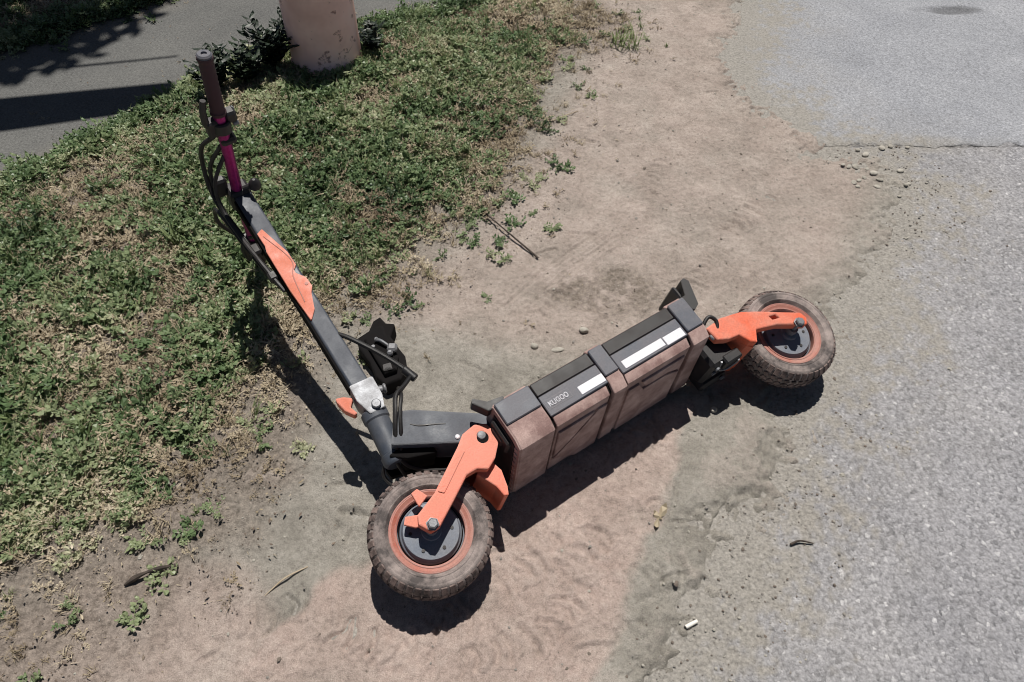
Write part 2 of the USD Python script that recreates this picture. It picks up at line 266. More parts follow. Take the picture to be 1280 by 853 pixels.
def axis(lo, hi, step, far=60.0):
    n = int(round((hi - lo) / step)); inner = np.linspace(lo, hi, n + 1)
    out = np.array([0.05, 0.12, 0.25, 0.45, 0.8, 1.5, 3, 6, 12, 25, far])
    return np.r_[lo - out[::-1], inner, hi + out]
def heights(x, y):
    n1, n2, n3 = fbm2(x, y, 2.2, 4, 1) - 0.5, fbm2(x, y, 11, 4, 2) - 0.5, fbm2(x, y, 60, 3, 3) - 0.5
    dR = -sdist(x, y, ROAD); dP = -sdist(x, y, PATH); dG = np.maximum(sdist(x, y, VERGE), sdist(x, y, FAR))
    h = 0.006 + 0.018 * n1 + 0.016 * n2 + 0.006 * n3
    lump = fbm2(x, y, 26, 3, 9) - 0.5
    h += sstep(-0.05, 0.25, dG + 0.3 * n2) * (0.012 + 0.035 * lump)
    e = dR + 0.22 * n2 + 0.12 * n3
    h = -0.016 + (h + 0.016) * sstep(-0.02, 0.16, e)
    e = dP + 0.06 * n2
    h = -0.03 + (h + 0.03) * sstep(-0.03, 0.04, e)
    return h, dR, dP, dG, n1, n2, n3
xs, ys = axis(-2.3, 1.75, 0.005), axis(0.28, 3.25, 0.005)
X, Y = np.meshgrid(xs, ys, indexing='ij')
Hh, dR, dP, dG, n1, n2, n3 = heights(X, Y)
# relief in the soft earth: shoe and tyre prints, drag marks
strokes = []
def stroke(pts, w, d): strokes.append((spline(np.c_[np.asarray(pts, float), np.zeros(len(pts))], 6)[:, :2], w, d * (1.8 if pts[0][1] < 0.70 and pts[0][0] < 0.3 else 1.6)))
r_ = random.Random(11)
for cx, cy, ang, n, sp in ((-0.14, 0.49, 0.5, 9, 0.022), (-0.02, 0.45, 0.3, 9, 0.022), (0.10, 0.52, 0.9, 8, 0.02), (0.02, 0.60, 0.7, 7, 0.02), (0.16, 0.66, 0.8, 7, 0.02), (-0.28, 0.47, -0.4, 7, 0.022),
                           (-0.33, 0.70, 0.2, 5, 0.024), (-0.46, 0.53, 0.3, 6, 0.024), (0.30, 0.92, 0.6, 6, 0.022), (0.30, 0.60, 0.4, 5, 0.025), (0.12, 1.36, 0.5, 6, 0.022), (0.55, 1.5, 1.0, 6, 0.03), (0.45, 1.9, 1.2, 6, 0.03), (0.7, 1.7, 0.8, 6, 0.03)):
    for k in range(n):                                   # a shoe print: a row of curved lugs
        o = (k - n / 2) * sp; px, py = cx + o * math.cos(ang), cy + o * math.sin(ang); q = ang + math.pi / 2 + r_.uniform(-0.3, 0.3); L = r_.uniform(0.018, 0.036); bow = r_.uniform(0.004, 0.012)
        c, s = math.cos(q), math.sin(q)
        stroke([(px - L * c, py - L * s), (px + bow * math.cos(ang), py + bow * math.sin(ang)), (px + L * c, py + L * s)], r_.uniform(0.0035, 0.006), r_.uniform(-0.0045, -0.002) * (1 if k % 3 else -0.8))
for k in range(230):
    px, py = r_.uniform(-0.75, 0.8), r_.uniform(0.36, 2.6); q = r_.uniform(0, 3.14); L = r_.uniform(0.008, 0.04); b = r_.uniform(-0.015, 0.015)
    stroke([(px - L * math.cos(q), py - L * math.sin(q)), (px + b * math.sin(q), py - b * math.cos(q)), (px + L * math.cos(q), py + L * math.sin(q))], r_.uniform(0.003, 0.008), r_.uniform(-0.004, 0.003))
for k in range(5):                                       # a tyre's long parallel grooves beyond the deck, running away to the right
    o = k * 0.02 - 0.06
    stroke([(0.02 + o, 1.30 + o * -0.7), (0.14 + o, 1.45 + o * -0.7), (0.30 + o, 1.60 + o * -0.7)], 0.005, -0.0018 if k % 2 else 0.001)
stroke([(0.30, 0.585), (0.345, 0.60), (0.40, 0.585), (0.46, 0.56)], 0.004, -0.004); stroke([(0.42, 0.70), (0.45, 0.74), (0.475, 0.775)], 0.004, -0.0045); stroke([(0.345, 0.715), (0.40, 0.712)], 0.005, -0.005)
stroke([(0.46, 0.69), (0.49, 0.665)], 0.004, -0.004); stroke([(-0.36, 0.735), (-0.30, 0.725), (-0.24, 0.738)], 0.010, -0.006); stroke([(-0.40, 0.80), (-0.30, 0.82)], 0.004, -0.003)
for line, w, d in strokes:
    i0, i1 = np.searchsorted(xs, [line[:, 0].min() - 3 * w, line[:, 0].max() + 3 * w]); j0, j1 = np.searchsorted(ys, [line[:, 1].min() - 3 * w, line[:, 1].max() + 3 * w])
    if i1 > i0 and j1 > j0:
        q = seg_dist(X[i0:i1, j0:j1], Y[i0:i1, j0:j1], [tuple(p) for p in line]); q = q / w
        Hh[i0:i1, j0:j1] += d * np.exp(-q * q) - 0.35 * d * np.exp(-(q - 1.8) ** 2 * 2)
def grid_mesh(v_x, v_y, h):
    nx, ny = len(v_x), len(v_y); XX, YY = np.meshgrid(v_x, v_y, indexing='ij'); i = np.arange(nx * ny).reshape(nx, ny)
    f = np.concatenate([np.stack([i[:-1, :-1], i[1:, :-1], i[1:, 1:]], -1).reshape(-1, 3), np.stack([i[:-1, :-1], i[1:, 1:], i[:-1, 1:]], -1).reshape(-1, 3)])
    return np.stack([XX, YY, h], -1).reshape(-1, 3), f
def masks(prim, m):
    UsdGeom.PrimvarsAPI(prim).CreatePrimvar('masks', Sdf.ValueTypeNames.Color3fArray, 'vertex').Set(Vt.Vec3fArray.FromNumpy(np.clip(m, 0, 1).reshape(-1, 3).astype(np.float32)))
# the earth's own colours: pinkish sand where it is dry and trodden, grey silt by the road and around the front of the scooter
def near(x, y, pts, r): return sstep(r, 0.0, -sdist(x, y, pts))
PINK1 = [(-0.50, 0.40), (-0.36, 0.62), (-0.08, 0.66), (0.05, 0.80), (0.42, 1.02), (0.36, 0.85), (0.26, 0.68), (0.16, 0.46), (0.10, 0.30), (-0.4, 0.30)]
PINK2 = [(-0.30, 1.36), (0.0, 1.30), (0.22, 1.22), (0.55, 1.25), (0.85, 1.55), (1.05, 1.95), (0.80, 2.3), (0.85, 3.2), (0.35, 3.2), (0.35, 2.6), (0.15, 2.0), (-0.05, 1.6)]
PINK3 = [(-0.95, 0.45), (-0.75, 0.60), (-0.55, 0.56), (-0.48, 0.40), (-0.9, 0.3)]
jx, jy = X + 0.10 * n2 + 0.10 * n1, Y + 0.10 * (fbm2(X, Y, 9, 3, 21) - 0.5)
pink = np.maximum.reduce([near(jx, jy, PINK1, 0.03), 0.58 * near(jx, jy, PINK2, 0.16), 0.8 * near(jx, jy, PINK3, 0.08)]) * (0.75 + 0.9 * n2)
low = sstep(1.25, 0.8, Y) * sstep(-0.35, -0.55, X)
mould = sstep(-0.10, 0.14, dG + 0.35 * n2 + 0.1 * n1 + 0.20 * low) * (0.85 + 0.6 * n2)
spots = seg_dist(X, Y, [(0.17, 1.42), (0.24, 1.36), (0.33, 1.40)]); mould = np.maximum(mould, 0.9 * sstep(0.10, 0.0, spots + 0.30 * n2 + 0.15 * n3))
pale = sstep(0.06, 0.22, n2 + 0.35 * n3) * 0.35 * sstep(0.05, -0.1, dG)
v, f = grid_mesh(xs, ys, Hh)
g = obj('ground', trimesh.Trimesh(v, f, process=False), 'earth', smooth=True); tag(g, kind='structure')
masks(g, np.stack([pink, mould, pale], -1))
def ground_z(x, y):
    i = np.clip(np.searchsorted(xs, x), 1, len(xs) - 1); j = np.clip(np.searchsorted(ys, y), 1, len(ys) - 1)
    return np.maximum(Hh[i, j], -0.004)
# road: the coarse carriageway and, behind its seam, an older smoother slab
def sheet(name, v_x, v_y, z, mt, amp, split):
    XX, YY = np.meshgrid(v_x, v_y, indexing='ij'); m2, m3 = fbm2(XX, YY, 11, 4, 2) - 0.5, fbm2(XX, YY, 60, 3, 3) - 0.5
    hh = z + amp * (fbm2(XX, YY, 110, 2, 31) - 0.5) + 0.006 * (fbm2(XX, YY, 3, 3, 33) - 0.5)
    d = sdist(XX, YY, ROAD); crk = np.zeros_like(d)
    line = split + 0.02 * (fbm2(XX, np.zeros_like(XX), 9, 4, 41) - 0.5)
    near_seam = np.abs(YY - line); hh = hh - 0.003 * np.exp(-(near_seam / 0.010) ** 2) * (0.4 + m2 + 0.5)
    crk = 0.75 * np.exp(-(near_seam / 0.007) ** 2) * sstep(-0.1, 0.2, m2 + m3)
    pit = np.hypot((XX - 1.79) / 0.11, (YY - 2.99) / 0.035); crk = np.maximum(crk, 0.6 * sstep(1.3, 0.4, pit + 2 * m2)); hh = hh - 0.008 * sstep(1.2, 0.4, pit)
    dust = np.maximum(sstep(0.20, -0.02, d + 0.45 * m2 + 0.35 * m3) * 0.85, 0.22 * sstep(0.45, 0.0, d + 0.5 * m2))
    dust = np.maximum(dust, 0.6 * sstep(0.10, 0.0, near_seam + 0.2 * m2) * sstep(0.5, 0.15, d))
    vv, ff = grid_mesh(v_x, v_y, hh)
    if name == 'road_slab': vv[:, 1] += (0.05 * (meshkit.fbm(vv * np.array([14, 0, 0]), 4, 51) - 0.5) + 0.004) * np.exp(-np.maximum(vv[:, 1] - split, 0) / 0.02)
    p = obj(name, trimesh.Trimesh(vv, ff, process=False), mt, smooth=True); tag(p, kind='structure')
    masks(p, np.stack([dust, crk, dust * 0], -1))
SEAM = 2.06
rx = axis(0.20, 2.35, 0.0075); rx = rx[rx > -8]
sheet('road', rx, np.r_[-60, -30, -12, -6, -3, -1.5, -0.8, -0.3, np.arange(0.0, SEAM + 0.06, 0.0075)], -0.004, 'coarse_asphalt', 0.0045, SEAM)
rx2 = axis(0.72, 2.35, 0.0075); rx2 = rx2[rx2 > 0.4]
sheet('road_slab', rx2, np.r_[np.arange(SEAM + 0.001, 3.3, 0.0075), 3.4, 3.7, 4.2, 5, 7, 12, 25, 60], -0.002, 'smooth_asphalt', 0.002, SEAM)
pm = trimesh.creation.extrude_polygon(Polygon(PATH), 0.02, engine='earcut'); pm.apply_translation([0, 0, -0.02]); pm = pm.subdivide_to_size(0.25)
pp = obj('path', pm, 'path_asphalt', smooth=False); tag(pp, kind='structure')
dpp = sdist(pm.vertices[:, 0], pm.vertices[:, 1], PATH); masks(pp, np.stack([0.5 * sstep(0.12, 0, dpp), dpp * 0, dpp * 0], -1))

# ---------------------------------------------------------------- vegetation that nobody could count
def blade(L, w, bend, yaw, tilt, segs=3, base=(0, 0, 0)):
    t = np.linspace(0, 1, segs + 1); out = tilt * t + bend * t * t; rad = np.cumsum(np.r_[0, np.sin(np.minimum(out[1:], 2.2))]) * L / segs; z = np.cumsum(np.r_[0, np.cos(np.minimum(out[1:], 2.2))]) * L / segs
    wd = w * np.array([0.8, 1.0, 0.75, 0.42, 0.05])[np.linspace(0, 4, segs + 1).round().astype(int)] / 2
    c, s = math.cos(yaw), math.sin(yaw); P = np.c_[rad * c, rad * s, z] + base; side = np.array([-s, c, 0.25])
    v = np.vstack([P - side * wd[:, None], P + side * wd[:, None]]); n = segs + 1
    return v, np.array([q for i in range(segs) for q in ([i, i + n, i + n + 1], [i, i + n + 1, i + 1])])
def leaf(p, L, w, yaw, pitch, fold=0.3):
    c, s = math.cos(yaw), math.sin(yaw); cp, sp = math.cos(pitch), math.sin(pitch); d = np.array([c * cp, s * cp, sp]); side = np.array([-s, c, 0.0]); up = np.cross(d, side) * -1
    p = np.asarray(p); v = np.array([p, p + d * L * 0.35 + side * w / 2 + up * w * fold, p + d * L * 0.35 - up * 0, p + d * L * 0.35 - side * w / 2 + up * w * fold, p + d * L * 0.75 + side * w * 0.36 + up * w * fold * 0.4, p + d * L * 0.75 - side * w * 0.36 + up * w * fold * 0.4, p + d * L - up * w * 0.2])
    return v, np.array([[0, 2, 1], [0, 3, 2], [1, 2, 4], [2, 3, 5], [2, 5, 4], [4, 5, 6]])
def join(parts):
    vs, fs, n = [], [], 0
    for a, b in parts: vs.append(a); fs.append(b + n); n += len(a)
    return trimesh.Trimesh(np.vstack(vs), np.vstack(fs), process=False)
def tuft(r, n, lo, hi, w, spread, tilt=(0.15, 0.9)):
    return join([blade(r.uniform(lo, hi), w * r.uniform(0.7, 1.3), r.uniform(0.2, 1.3), r.uniform(0, 6.28), r.uniform(*tilt), 3, (r.uniform(-spread, spread), r.uniform(-spread, spread), -0.004)) for _ in range(n)])
def weed(r, stems, L, leaves, size):
    out = []
    for _ in range(stems):
        yaw, el = r.uniform(0, 6.28), r.uniform(0.15, 0.9); l = L * r.uniform(0.6, 1.2); prev = np.zeros(3)
        for k in range(leaves):
            t = (k + 1) / leaves; p = np.array([math.cos(yaw) * l * t * math.cos(el), math.sin(yaw) * l * t * math.cos(el), l * t * math.sin(el) * (1 - 0.35 * t)]); yaw += r.uniform(-0.12, 0.12)
            d = p - prev; sd = np.array([-d[1], d[0], 0.0]); sd = sd / (np.linalg.norm(sd) + 1e-9) * 0.0007
            out.append((np.array([prev - sd, prev + sd, p + sd, p - sd]), np.array([[0, 1, 2], [0, 2, 3]])))
            s = size * r.uniform(0.5, 1.3)
            out.append(leaf(p, s, s * r.uniform(0.45, 0.72), yaw + (1 if k % 2 else -1) * r.uniform(0.5, 1.3), r.uniform(-0.2, 0.9))); prev = p
    return join(out)
def flakes(r, n, spread, size):
    return join([leaf((r.uniform(-spread, spread), r.uniform(-spread, spread), r.uniform(0.001, 0.006)), size * r.choice((0.25, 0.4, 0.6, 1.0, 1.6)), size * r.uniform(0.12, 0.5), r.uniform(0, 6.28), r.uniform(-0.25, 0.5), r.uniform(0, 0.6)) for _ in range(n)])
pr = random.Random(3)
def scatter(name, label, category, protos, x, y, z, scale, which, lean=0.25):
    pi = UsdGeom.PointInstancer.Define(stage, numbered('/World', name)); tag(pi, label, category, kind='stuff'); n = len(x); paths = []
    for k, (m, mt) in enumerate(protos): paths.append(obj(f'variant_{k + 1:03d}', m, mt, pi.GetPrim(), smooth=False).GetPath())
    pi.CreatePrototypesRel().SetTargets(paths)
    yaw = rng.uniform(0, 2 * np.pi, n); ax = rng.uniform(0, 2 * np.pi, n); tl = rng.normal(0, lean, n)
    qz = np.c_[np.cos(yaw / 2), 0 * yaw, 0 * yaw, np.sin(yaw / 2)]; qt = np.c_[np.cos(tl / 2), np.sin(tl / 2) * np.cos(ax), np.sin(tl / 2) * np.sin(ax), 0 * ax]
    w = qt[:, 0] * qz[:, 0] - qt[:, 3] * qz[:, 3]; a = qt[:, 1] * qz[:, 0] + qt[:, 2] * qz[:, 3]; b = qt[:, 2] * qz[:, 0] - qt[:, 1] * qz[:, 3]; c = qt[:, 0] * qz[:, 3] + qt[:, 3] * qz[:, 0]
    pi.CreateProtoIndicesAttr(Vt.IntArray.FromNumpy(which.astype(np.int32))); pi.CreatePositionsAttr(Vt.Vec3fArray.FromNumpy(np.c_[x, y, z].astype(np.float32)))
    pi.CreateOrientationsAttr(Vt.QuathArray([Gf.Quath(float(q[0]), Gf.Vec3h(float(q[1]), float(q[2]), float(q[3]))) for q in np.c_[w, a, b, c]]))
    pi.CreateScalesAttr(Vt.Vec3fArray.FromNumpy(np.repeat(scale[:, None], 3, 1).astype(np.float32))); return pi
def cover(n, box, weight):
    x, y = rng.uniform(box[0], box[1], n), rng.uniform(box[2], box[3], n); keep = rng.uniform(0, 1, n) < weight(x, y); return x[keep], y[keep]
def in_verge(x, y):
    d = np.maximum(sdist(x, y, VERGE), sdist(x, y, FAR)); m2 = fbm2(x, y, 11, 4, 2) - 0.5; return d, m2
def lush(x, y): return fbm2(x, y, 4.2, 4, 77) + 0.10 * (fbm2(x, y, 18, 2, 78) - 0.5)
BOX = (-3.0, 0.6, 0.2, 3.9)
def w_green(x, y):
    d, m2 = in_verge(x, y); g_ = sstep(0.42, 0.56, lush(x, y) + 0.06 * sstep(0.25, 0.7, d)); p_ = -sdist(x, y, PATH); edge = sstep(0.16, 0.02, p_); return np.maximum(np.maximum(sstep(0.02, 0.22, d + 0.5 * m2) * (0.10 + 0.72 * g_), 0.05 * sstep(-0.20, 0.05, d + 0.6 * m2)), 0.95 * edge * (p_ > -0.03) * (d > -0.05))
def w_dry(x, y):
    d, m2 = in_verge(x, y); g_ = sstep(0.40, 0.58, lush(x, y)); return np.maximum(sstep(-0.04, 0.12, d + 0.5 * m2) * (1 - 0.25 * g_), np.maximum(0.06 * sstep(-0.30, 0.0, d + 0.6 * m2), 0.55 * sstep(0.13, 0.02, np.hypot((x + 0.88) / 1.3, y - 0.50) + 0.15 * m2)))
def w_flake(x, y):
    d, m2 = in_verge(x, y); return np.maximum(sstep(-0.16, 0.10, d + 0.55 * m2) * 0.95, 0.45 * sstep(-0.36, -0.02, d + 0.6 * m2) * sstep(1.3, 0.9, y) * sstep(-0.3, -0.5, x)) + 0.02 * (d > -0.6) * (x < 0.5)
tufts = [(tuft(pr, 16, 0.030, 0.070, 0.0042, 0.016), 'grass_leaf') for _ in range(4)]
big = [(join([leaf((0, 0, 0.004), pr.uniform(0.03, 0.055), pr.uniform(0.012, 0.020), k * 0.9 + pr.uniform(-0.3, 0.3), pr.uniform(0.1, 0.8), 0.25) for k in range(8)]), 'weed_leaf') for _ in range(2)] + [(tuft(pr, 10, 0.06, 0.12, 0.0045, 0.012, (0.1, 0.8)), 'grass_leaf') for _ in range(2)]
weeds = [(weed(pr, 7, 0.060, 8, 0.0165), 'weed_leaf') for _ in range(4)] + [(weed(pr, 6, 0.050, 6, 0.022), 'weed_leaf') for _ in range(2)]
dry = [(tuft(pr, 14, 0.025, 0.065, 0.0036, 0.022, (0.5, 1.5)), 'straw') for _ in range(4)] + [(weed(pr, 5, 0.050, 7, 0.012), 'straw') for _ in range(3)]
dead = [(flakes(pr, 7, 0.07, 0.011), 'dead_leaf') for _ in range(4)] + [(flakes(pr, 6, 0.07, 0.010), 'straw') for _ in range(2)]
x, y = cover(38000, BOX, w_green); n = len(x)
scatter('grass', 'short green grass and small leafy weeds matted over the verge by the path', 'grass', tufts + weeds + big, x, y, ground_z(x, y), rng.uniform(0.5, 1.05, n) * (0.65 + 0.5 * np.maximum(sstep(0, 0.4, in_verge(x, y)[0]), sstep(0.2, 0.0, np.abs(sdist(x, y, PATH))))), np.where(rng.uniform(0, 1, n) < 0.025, rng.integers(10, 14, n), np.where(rng.uniform(0, 1, n) < 0.16, rng.integers(0, 4, n), rng.integers(4, 10, n))))
x, y = cover(34000, BOX, w_dry); n = len(x)
scatter('dry_grass', 'withered straw coloured grass and stalks among the green verge', 'dry grass', dry, x, y, ground_z(x, y), rng.uniform(0.45, 1.0, n) * (0.55 + 0.45 * sstep(-0.1, 0.25, in_verge(x, y)[0])), rng.integers(0, 7, n), 0.35)
x, y = cover(15000, BOX, w_flake); n = len(x)
scatter('leaf_litter', 'brown dead leaf crumbs strewn on bare earth at the edge of the grass', 'leaf litter', dead, x, y, ground_z(x, y) + 0.001, rng.uniform(0.5, 1.2, n), rng.integers(0, 6, n), 0.15)
def grit(seed):
    m = trimesh.creation.icosphere(1, 1.0); q = np.random.default_rng(seed); m.vertices *= (0.75 + 0.5 * q.uniform(0, 1, (len(m.vertices), 1))) * np.array([1, q.uniform(0.6, 0.9), q.uniform(0.4, 0.7)]); return m
def w_grit(x, y):
    d = -sdist(x, y, ROAD); m2 = fbm2(x, y, 11, 4, 2) - 0.5
    return 0.12 * (d > -0.1) + 0.70 * sstep(0.22, 0.0, np.abs(d - 0.0) + 0.5 * m2) + 0.9 * sstep(0.16, 0.0, np.hypot(x - 1.2, y - 1.93))
x, y = cover(30000, (-0.9, 2.1, 0.35, 3.1), w_grit); n = len(x)
scatter('gravel', 'fine grey and pale grit scattered over the earth and the road edge', 'gravel', [(grit(k), ('grey_stone', 'earth_crumb', 'pale_stone')[k % 3]) for k in range(6)], x, y, ground_z(x, y) + 0.0005, 0.0007 + 0.0032 * rng.uniform(0, 1, n) ** 2.2 * np.where(rng.uniform(0, 1, n) < 0.05, 1.9, 1), rng.integers(0, 6, n), 0.3)

# ---------------------------------------------------------------- concrete post and the plants around it
post = thing('post', 'pink painted concrete post with scuffed paint standing in the grass', 'post', (-0.685, 2.575, -0.02))
def turned(prof, k=64, amp=0.0, seed=0):
    a = np.arange(k) / k * 2 * np.pi; p = np.array(prof); vv = np.stack([np.c_[r * np.cos(a), r * np.sin(a), np.full(k, z)] for r, z in p]); 
    if amp: 
        d = meshkit.fbm(vv * 14, 4, seed) - 0.5; vv[..., :2] *= 1 + (amp * d)[..., None]
    ff = [[i * k + j, i * k + (j + 1) % k, (i + 1) * k + (j + 1) % k] for i in range(len(p) - 1) for j in range(k)] + [[i * k + j, (i + 1) * k + (j + 1) % k, (i + 1) * k + j] for i in range(len(p) - 1) for j in range(k)]
    return trimesh.Trimesh(vv.reshape(-1, 3), np.array(ff), process=False)
obj('shaft', turned([(0.128, 0.0), (0.128, 0.05), (0.127, 0.12), (0.127, 0.2), (0.126, 0.28), (0.125, 0.36), (0.124, 0.44), (0.120, 0.462), (0.10, 0.474), (0.0001, 0.478)], 64, 0.05, 5), 'pole_paint', post)
obj('base_ring', turned([(0.128, -0.02), (0.137, 0.0), (0.137, 0.040), (0.133, 0.050), (0.126, 0.052)], 64, 0.06, 6), 'pole_paint', post)
def leafy(r, n, h, spread, size):
    st, lv = [], []
    for _ in range(n):
        yaw, out, hh = r.uniform(0, 6.28), r.uniform(0.1, 1) * spread, h * r.uniform(0.55, 1.0); p = [np.zeros(3), np.array([math.cos(yaw) * out * 0.3, math.sin(yaw) * out * 0.3, hh * 0.5]), np.array([math.cos(yaw) * out, math.sin(yaw) * out, hh])]
        st.append(tube(p, [0.0022, 0.001], 5, 4))
        q = spline(p, 5)
        for k in range(3, len(q)):
            for sd in (-1, 1):
                s = size * r.uniform(0.6, 1.1); lv.append(leaf(q[k], s, s * 0.5, yaw + sd * r.uniform(0.5, 1.7), r.uniform(-0.1, 0.7), 0.2))
    return cat(st), join(lv)
for loc, n, h, sp, size, label in (((-0.95, 2.42), 20, 0.14, 0.12, 0.040, 'low dark leafed plant growing at the path edge left of the pink post'), ((-0.865, 2.50), 24, 0.18, 0.12, 0.042, 'tallest dark leafed plant right against the left side of the pink post'),
                                   ((-0.525, 2.62), 10, 0.11, 0.07, 0.034, 'dark leafed plant growing close on the right of the pink post'), ((-1.03, 2.36), 12, 0.15, 0.08, 0.040, 'small dark leafed plant behind the scooter grip at the path edge')):
    r = random.Random(int(loc[0] * 1000)); t = thing('dark_plant', label, 'plant', (*loc, float(ground_z(np.array([loc[0]]), np.array([loc[1]]))[0])))
    a, b = leafy(r, n, h, sp, size); obj('stem', a, 'dark_leaf', t); obj('foliage', b, 'dark_leaf', t, smooth=False)
r = random.Random(8); t = thing('grass_tuft', 'lone grass tuft standing out on the bare earth near the top of the verge', 'grass tuft', (0.43, 2.70, 0.0)); obj('foliage', tuft(r, 60, 0.05, 0.11, 0.005, 0.05, (0.2, 1.1)), 'grass_leaf', t, smooth=False)

# tree beyond the left edge: its low limb throws the dark band across the path, its crown shades the far verge
tree = thing('tree', 'tree with a low sawn limb standing beyond the path at the left', 'tree', (-4.1, 2.45, -0.02))
o = np.array([-4.1, 2.45, -0.02])
obj('trunk', tube([np.array(p) - o for p in ((-4.1, 2.45, -0.05), (-4.08, 2.48, 0.9), (-4.0, 2.6, 1.9), (-3.95, 2.9, 3.0), (-3.9, 3.3, 4.2))], [0.21, 0.17, 0.155, 0.12, 0.05], 16), 'bark', tree)
obj('limb', tube([np.array(p) - o for p in ((-4.02, 2.50, 1.95), (-3.2, 2.62, 2.15), (-2.4, 2.82, 2.2), (-1.64, 2.985, 2.2), (-1.10, 3.11, 2.2))], [0.12, 0.114, 0.110, 0.104, 0.080], 14), 'bark', tree)
obj('limb', tube([np.array(p) - o for p in ((-3.98, 2.75, 2.4), (-3.2, 3.6, 3.2), (-2.6, 4.3, 3.7))], [0.07, 0.05, 0.02], 10), 'bark', tree)
obj('twig', tube([np.array(p) - o for p in ((-3.0, 2.66, 2.18), (-2.2, 3.16, 2.3), (-1.15, 3.40, 2.28))], [0.018, 0.014, 0.006], 8), 'bark', tree)
r = random.Random(17); cl = []
for k in range(3600):
    u = np.array([r.gauss(0, 1) for _ in range(3)]); u /= np.linalg.norm(u); rad = r.uniform(0.35, 1.0) ** 0.5
    p = np.array([-2.20, 4.36, 3.75]) + u * rad * np.array([0.95, 0.85, 0.70])
    if meshkit.noise(p[None] * 2.3, 4)[0] < 0.42: continue
    cl.append(leaf(p - o, r.uniform(0.07, 0.13), r.uniform(0.04, 0.07), r.uniform(0, 6.28), r.uniform(-0.8, 0.6)))
obj('crown', join(cl), 'tree_leaf', tree, smooth=False)

# ---------------------------------------------------------------- the scooter, lying on its right side
F = np.array([-0.81915204, -0.57357644, 0.0]); L = np.array([0.14845251, -0.21201215, 0.96592583]); U = np.array([-0.55403229, 0.79124012, 0.25881905]); O = np.array([-0.157, 0.6406, 0.112])
M = Gf.Matrix4d(*[float(q) for row in (F, L, U, O) for q in (*row, 1.0 if row is O else 0.0)])
sc = thing('electric_scooter', 'black and orange electric scooter lying on its side on the sand', 'scooter', matrix=M)   # x forward, y left, z up as if it stood
def part(name, m, mt, parent=sc, smooth=35, label=None):
    p = obj(name, m, mt, parent, smooth)
    if label: tag(p, label)
    return p
# deck
SEC = [(0.122, 0.044), (0.122, 0.117), (0.113, 0.126), (-0.113, 0.126), (-0.122, 0.117), (-0.122, 0.044), (-0.114, 0.016), (-0.085, -0.005), (0.112, 0.024)]
def sec(d): return Polygon(SEC).buffer(d, join_style=2)
deck = part('deck', prism_yz(sec(-0.005), -0.706, -0.209, 0.002), 'matte_black')
for a, b in ((-0.432, -0.297), (-0.655, -0.480)): part('underside_shell', prism_yz(sec(0.0), a, b, 0.002), 'underside_plastic', deck)
for a, b in ((-0.290, -0.207), (-0.476, -0.440), (-0.709, -0.662)): part('band', prism_yz(sec(0.0035), a, b, 0.0025), 'underside_plastic', deck)
for a, b in ((-0.4385, -0.293), (-0.660, -0.478)):
    part('side_rail', rbox(((a + b) / 2, 0.1245, 0.068), (b - a, 0.005, 0.046), 0.0015), 'side_plastic', deck)
    part('grip_edge', rbox(((a + b) / 2, 0.1235, 0.1075), (b - a, 0.006, 0.030), 0.002), 'black_plastic', deck)
for a, b in ((-0.2895, -0.2075), (-0.4755, -0.4405), (-0.7085, -0.6625)): zb = {-0.2895: 0.074, -0.4755: 0.058}.get(a, 0.050); part('band_cover', rbox(((a + b) / 2, 0.1275, (0.123 + zb) / 2), (b - a, 0.006, 0.123 - zb), 0.002), 'side_plastic', deck)
for a, b, z0, z1 in ((-0.437, -0.374, 0.050, 0.069), (-0.600, -0.489, 0.050, 0.069), (-0.655, -0.603, 0.047, 0.068)):
    part('reflector_strip', rbox(((a + b) / 2, 0.1275, (z0 + z1) / 2), (b - a, 0.0025, z1 - z0), 0.001), 'white_reflector', deck)
part('badge', rbox((-0.327, 0.1268, 0.068), (0.060, 0.0012, 0.022), 0.0005), 'side_plastic', deck)
tx = meshkit.text_mesh('KUGOO', 0.0105, 0.0012, bold=True); w = tx.bounds[1][0]; vv = tx.vertices.copy()
part('lettering', trimesh.Trimesh(np.c_[-0.302 - vv[:, 0] * 0.048 / w, 0.1273 + vv[:, 2], 0.0625 + vv[:, 1]], tx.faces, process=False), 'letter_white', deck, False)
part('grip_mat', rbox((-0.455, 0.0, 0.1272), (0.46, 0.205, 0.004), 0.0015), 'matte_black', deck)
# raised facets on the underside, with grooves between
for poly in ([(-0.302, 0.086), (-0.395, 0.086), (-0.345, 0.02), (-0.302, -0.02)], [(-0.404, 0.086), (-0.428, 0.086), (-0.428, -0.086), (-0.372, -0.086), (-0.302, -0.030), (-0.350, 0.020)], [(-0.486, 0.086), (-0.515, 0.086), (-0.535, 0.05), (-0.60, 0.05), (-0.645, 0.03), (-0.645, -0.086), (-0.486, -0.086)], [(-0.522, 0.088), (-0.645, 0.088), (-0.645, 0.040), (-0.603, 0.058), (-0.54, 0.058)]):
    pn = prism_xy(Polygon(poly), -0.0048, 0.001, 0.0018); pn.vertices[:, 2] += 0.024 + (pn.vertices[:, 1] - 0.112) * 0.1472; part('underside_panel', pn, 'underside_plastic', deck)
rim_b = []
for q in np.linspace(0, 1, 13)[1:-1]:                                                 # screw heads round the ends
    yq = 0.118 + (-0.118 - 0.118) * q; zq = max(0.045 if yq > 0.115 else -1, 0.024 + (yq - 0.112) * 0.1472 + 0.008); rim_b += [cyl((-0.2075, yq, zq), (-0.2025, yq, zq), 0.005, 8)]
part('end_frame', cat([prism_yz(sec(0.002).difference(sec(-0.014)), -0.209, -0.2045, 0.001)] + rim_b), 'underside_plastic', deck, label='dusty pale frame round the front end of the deck')
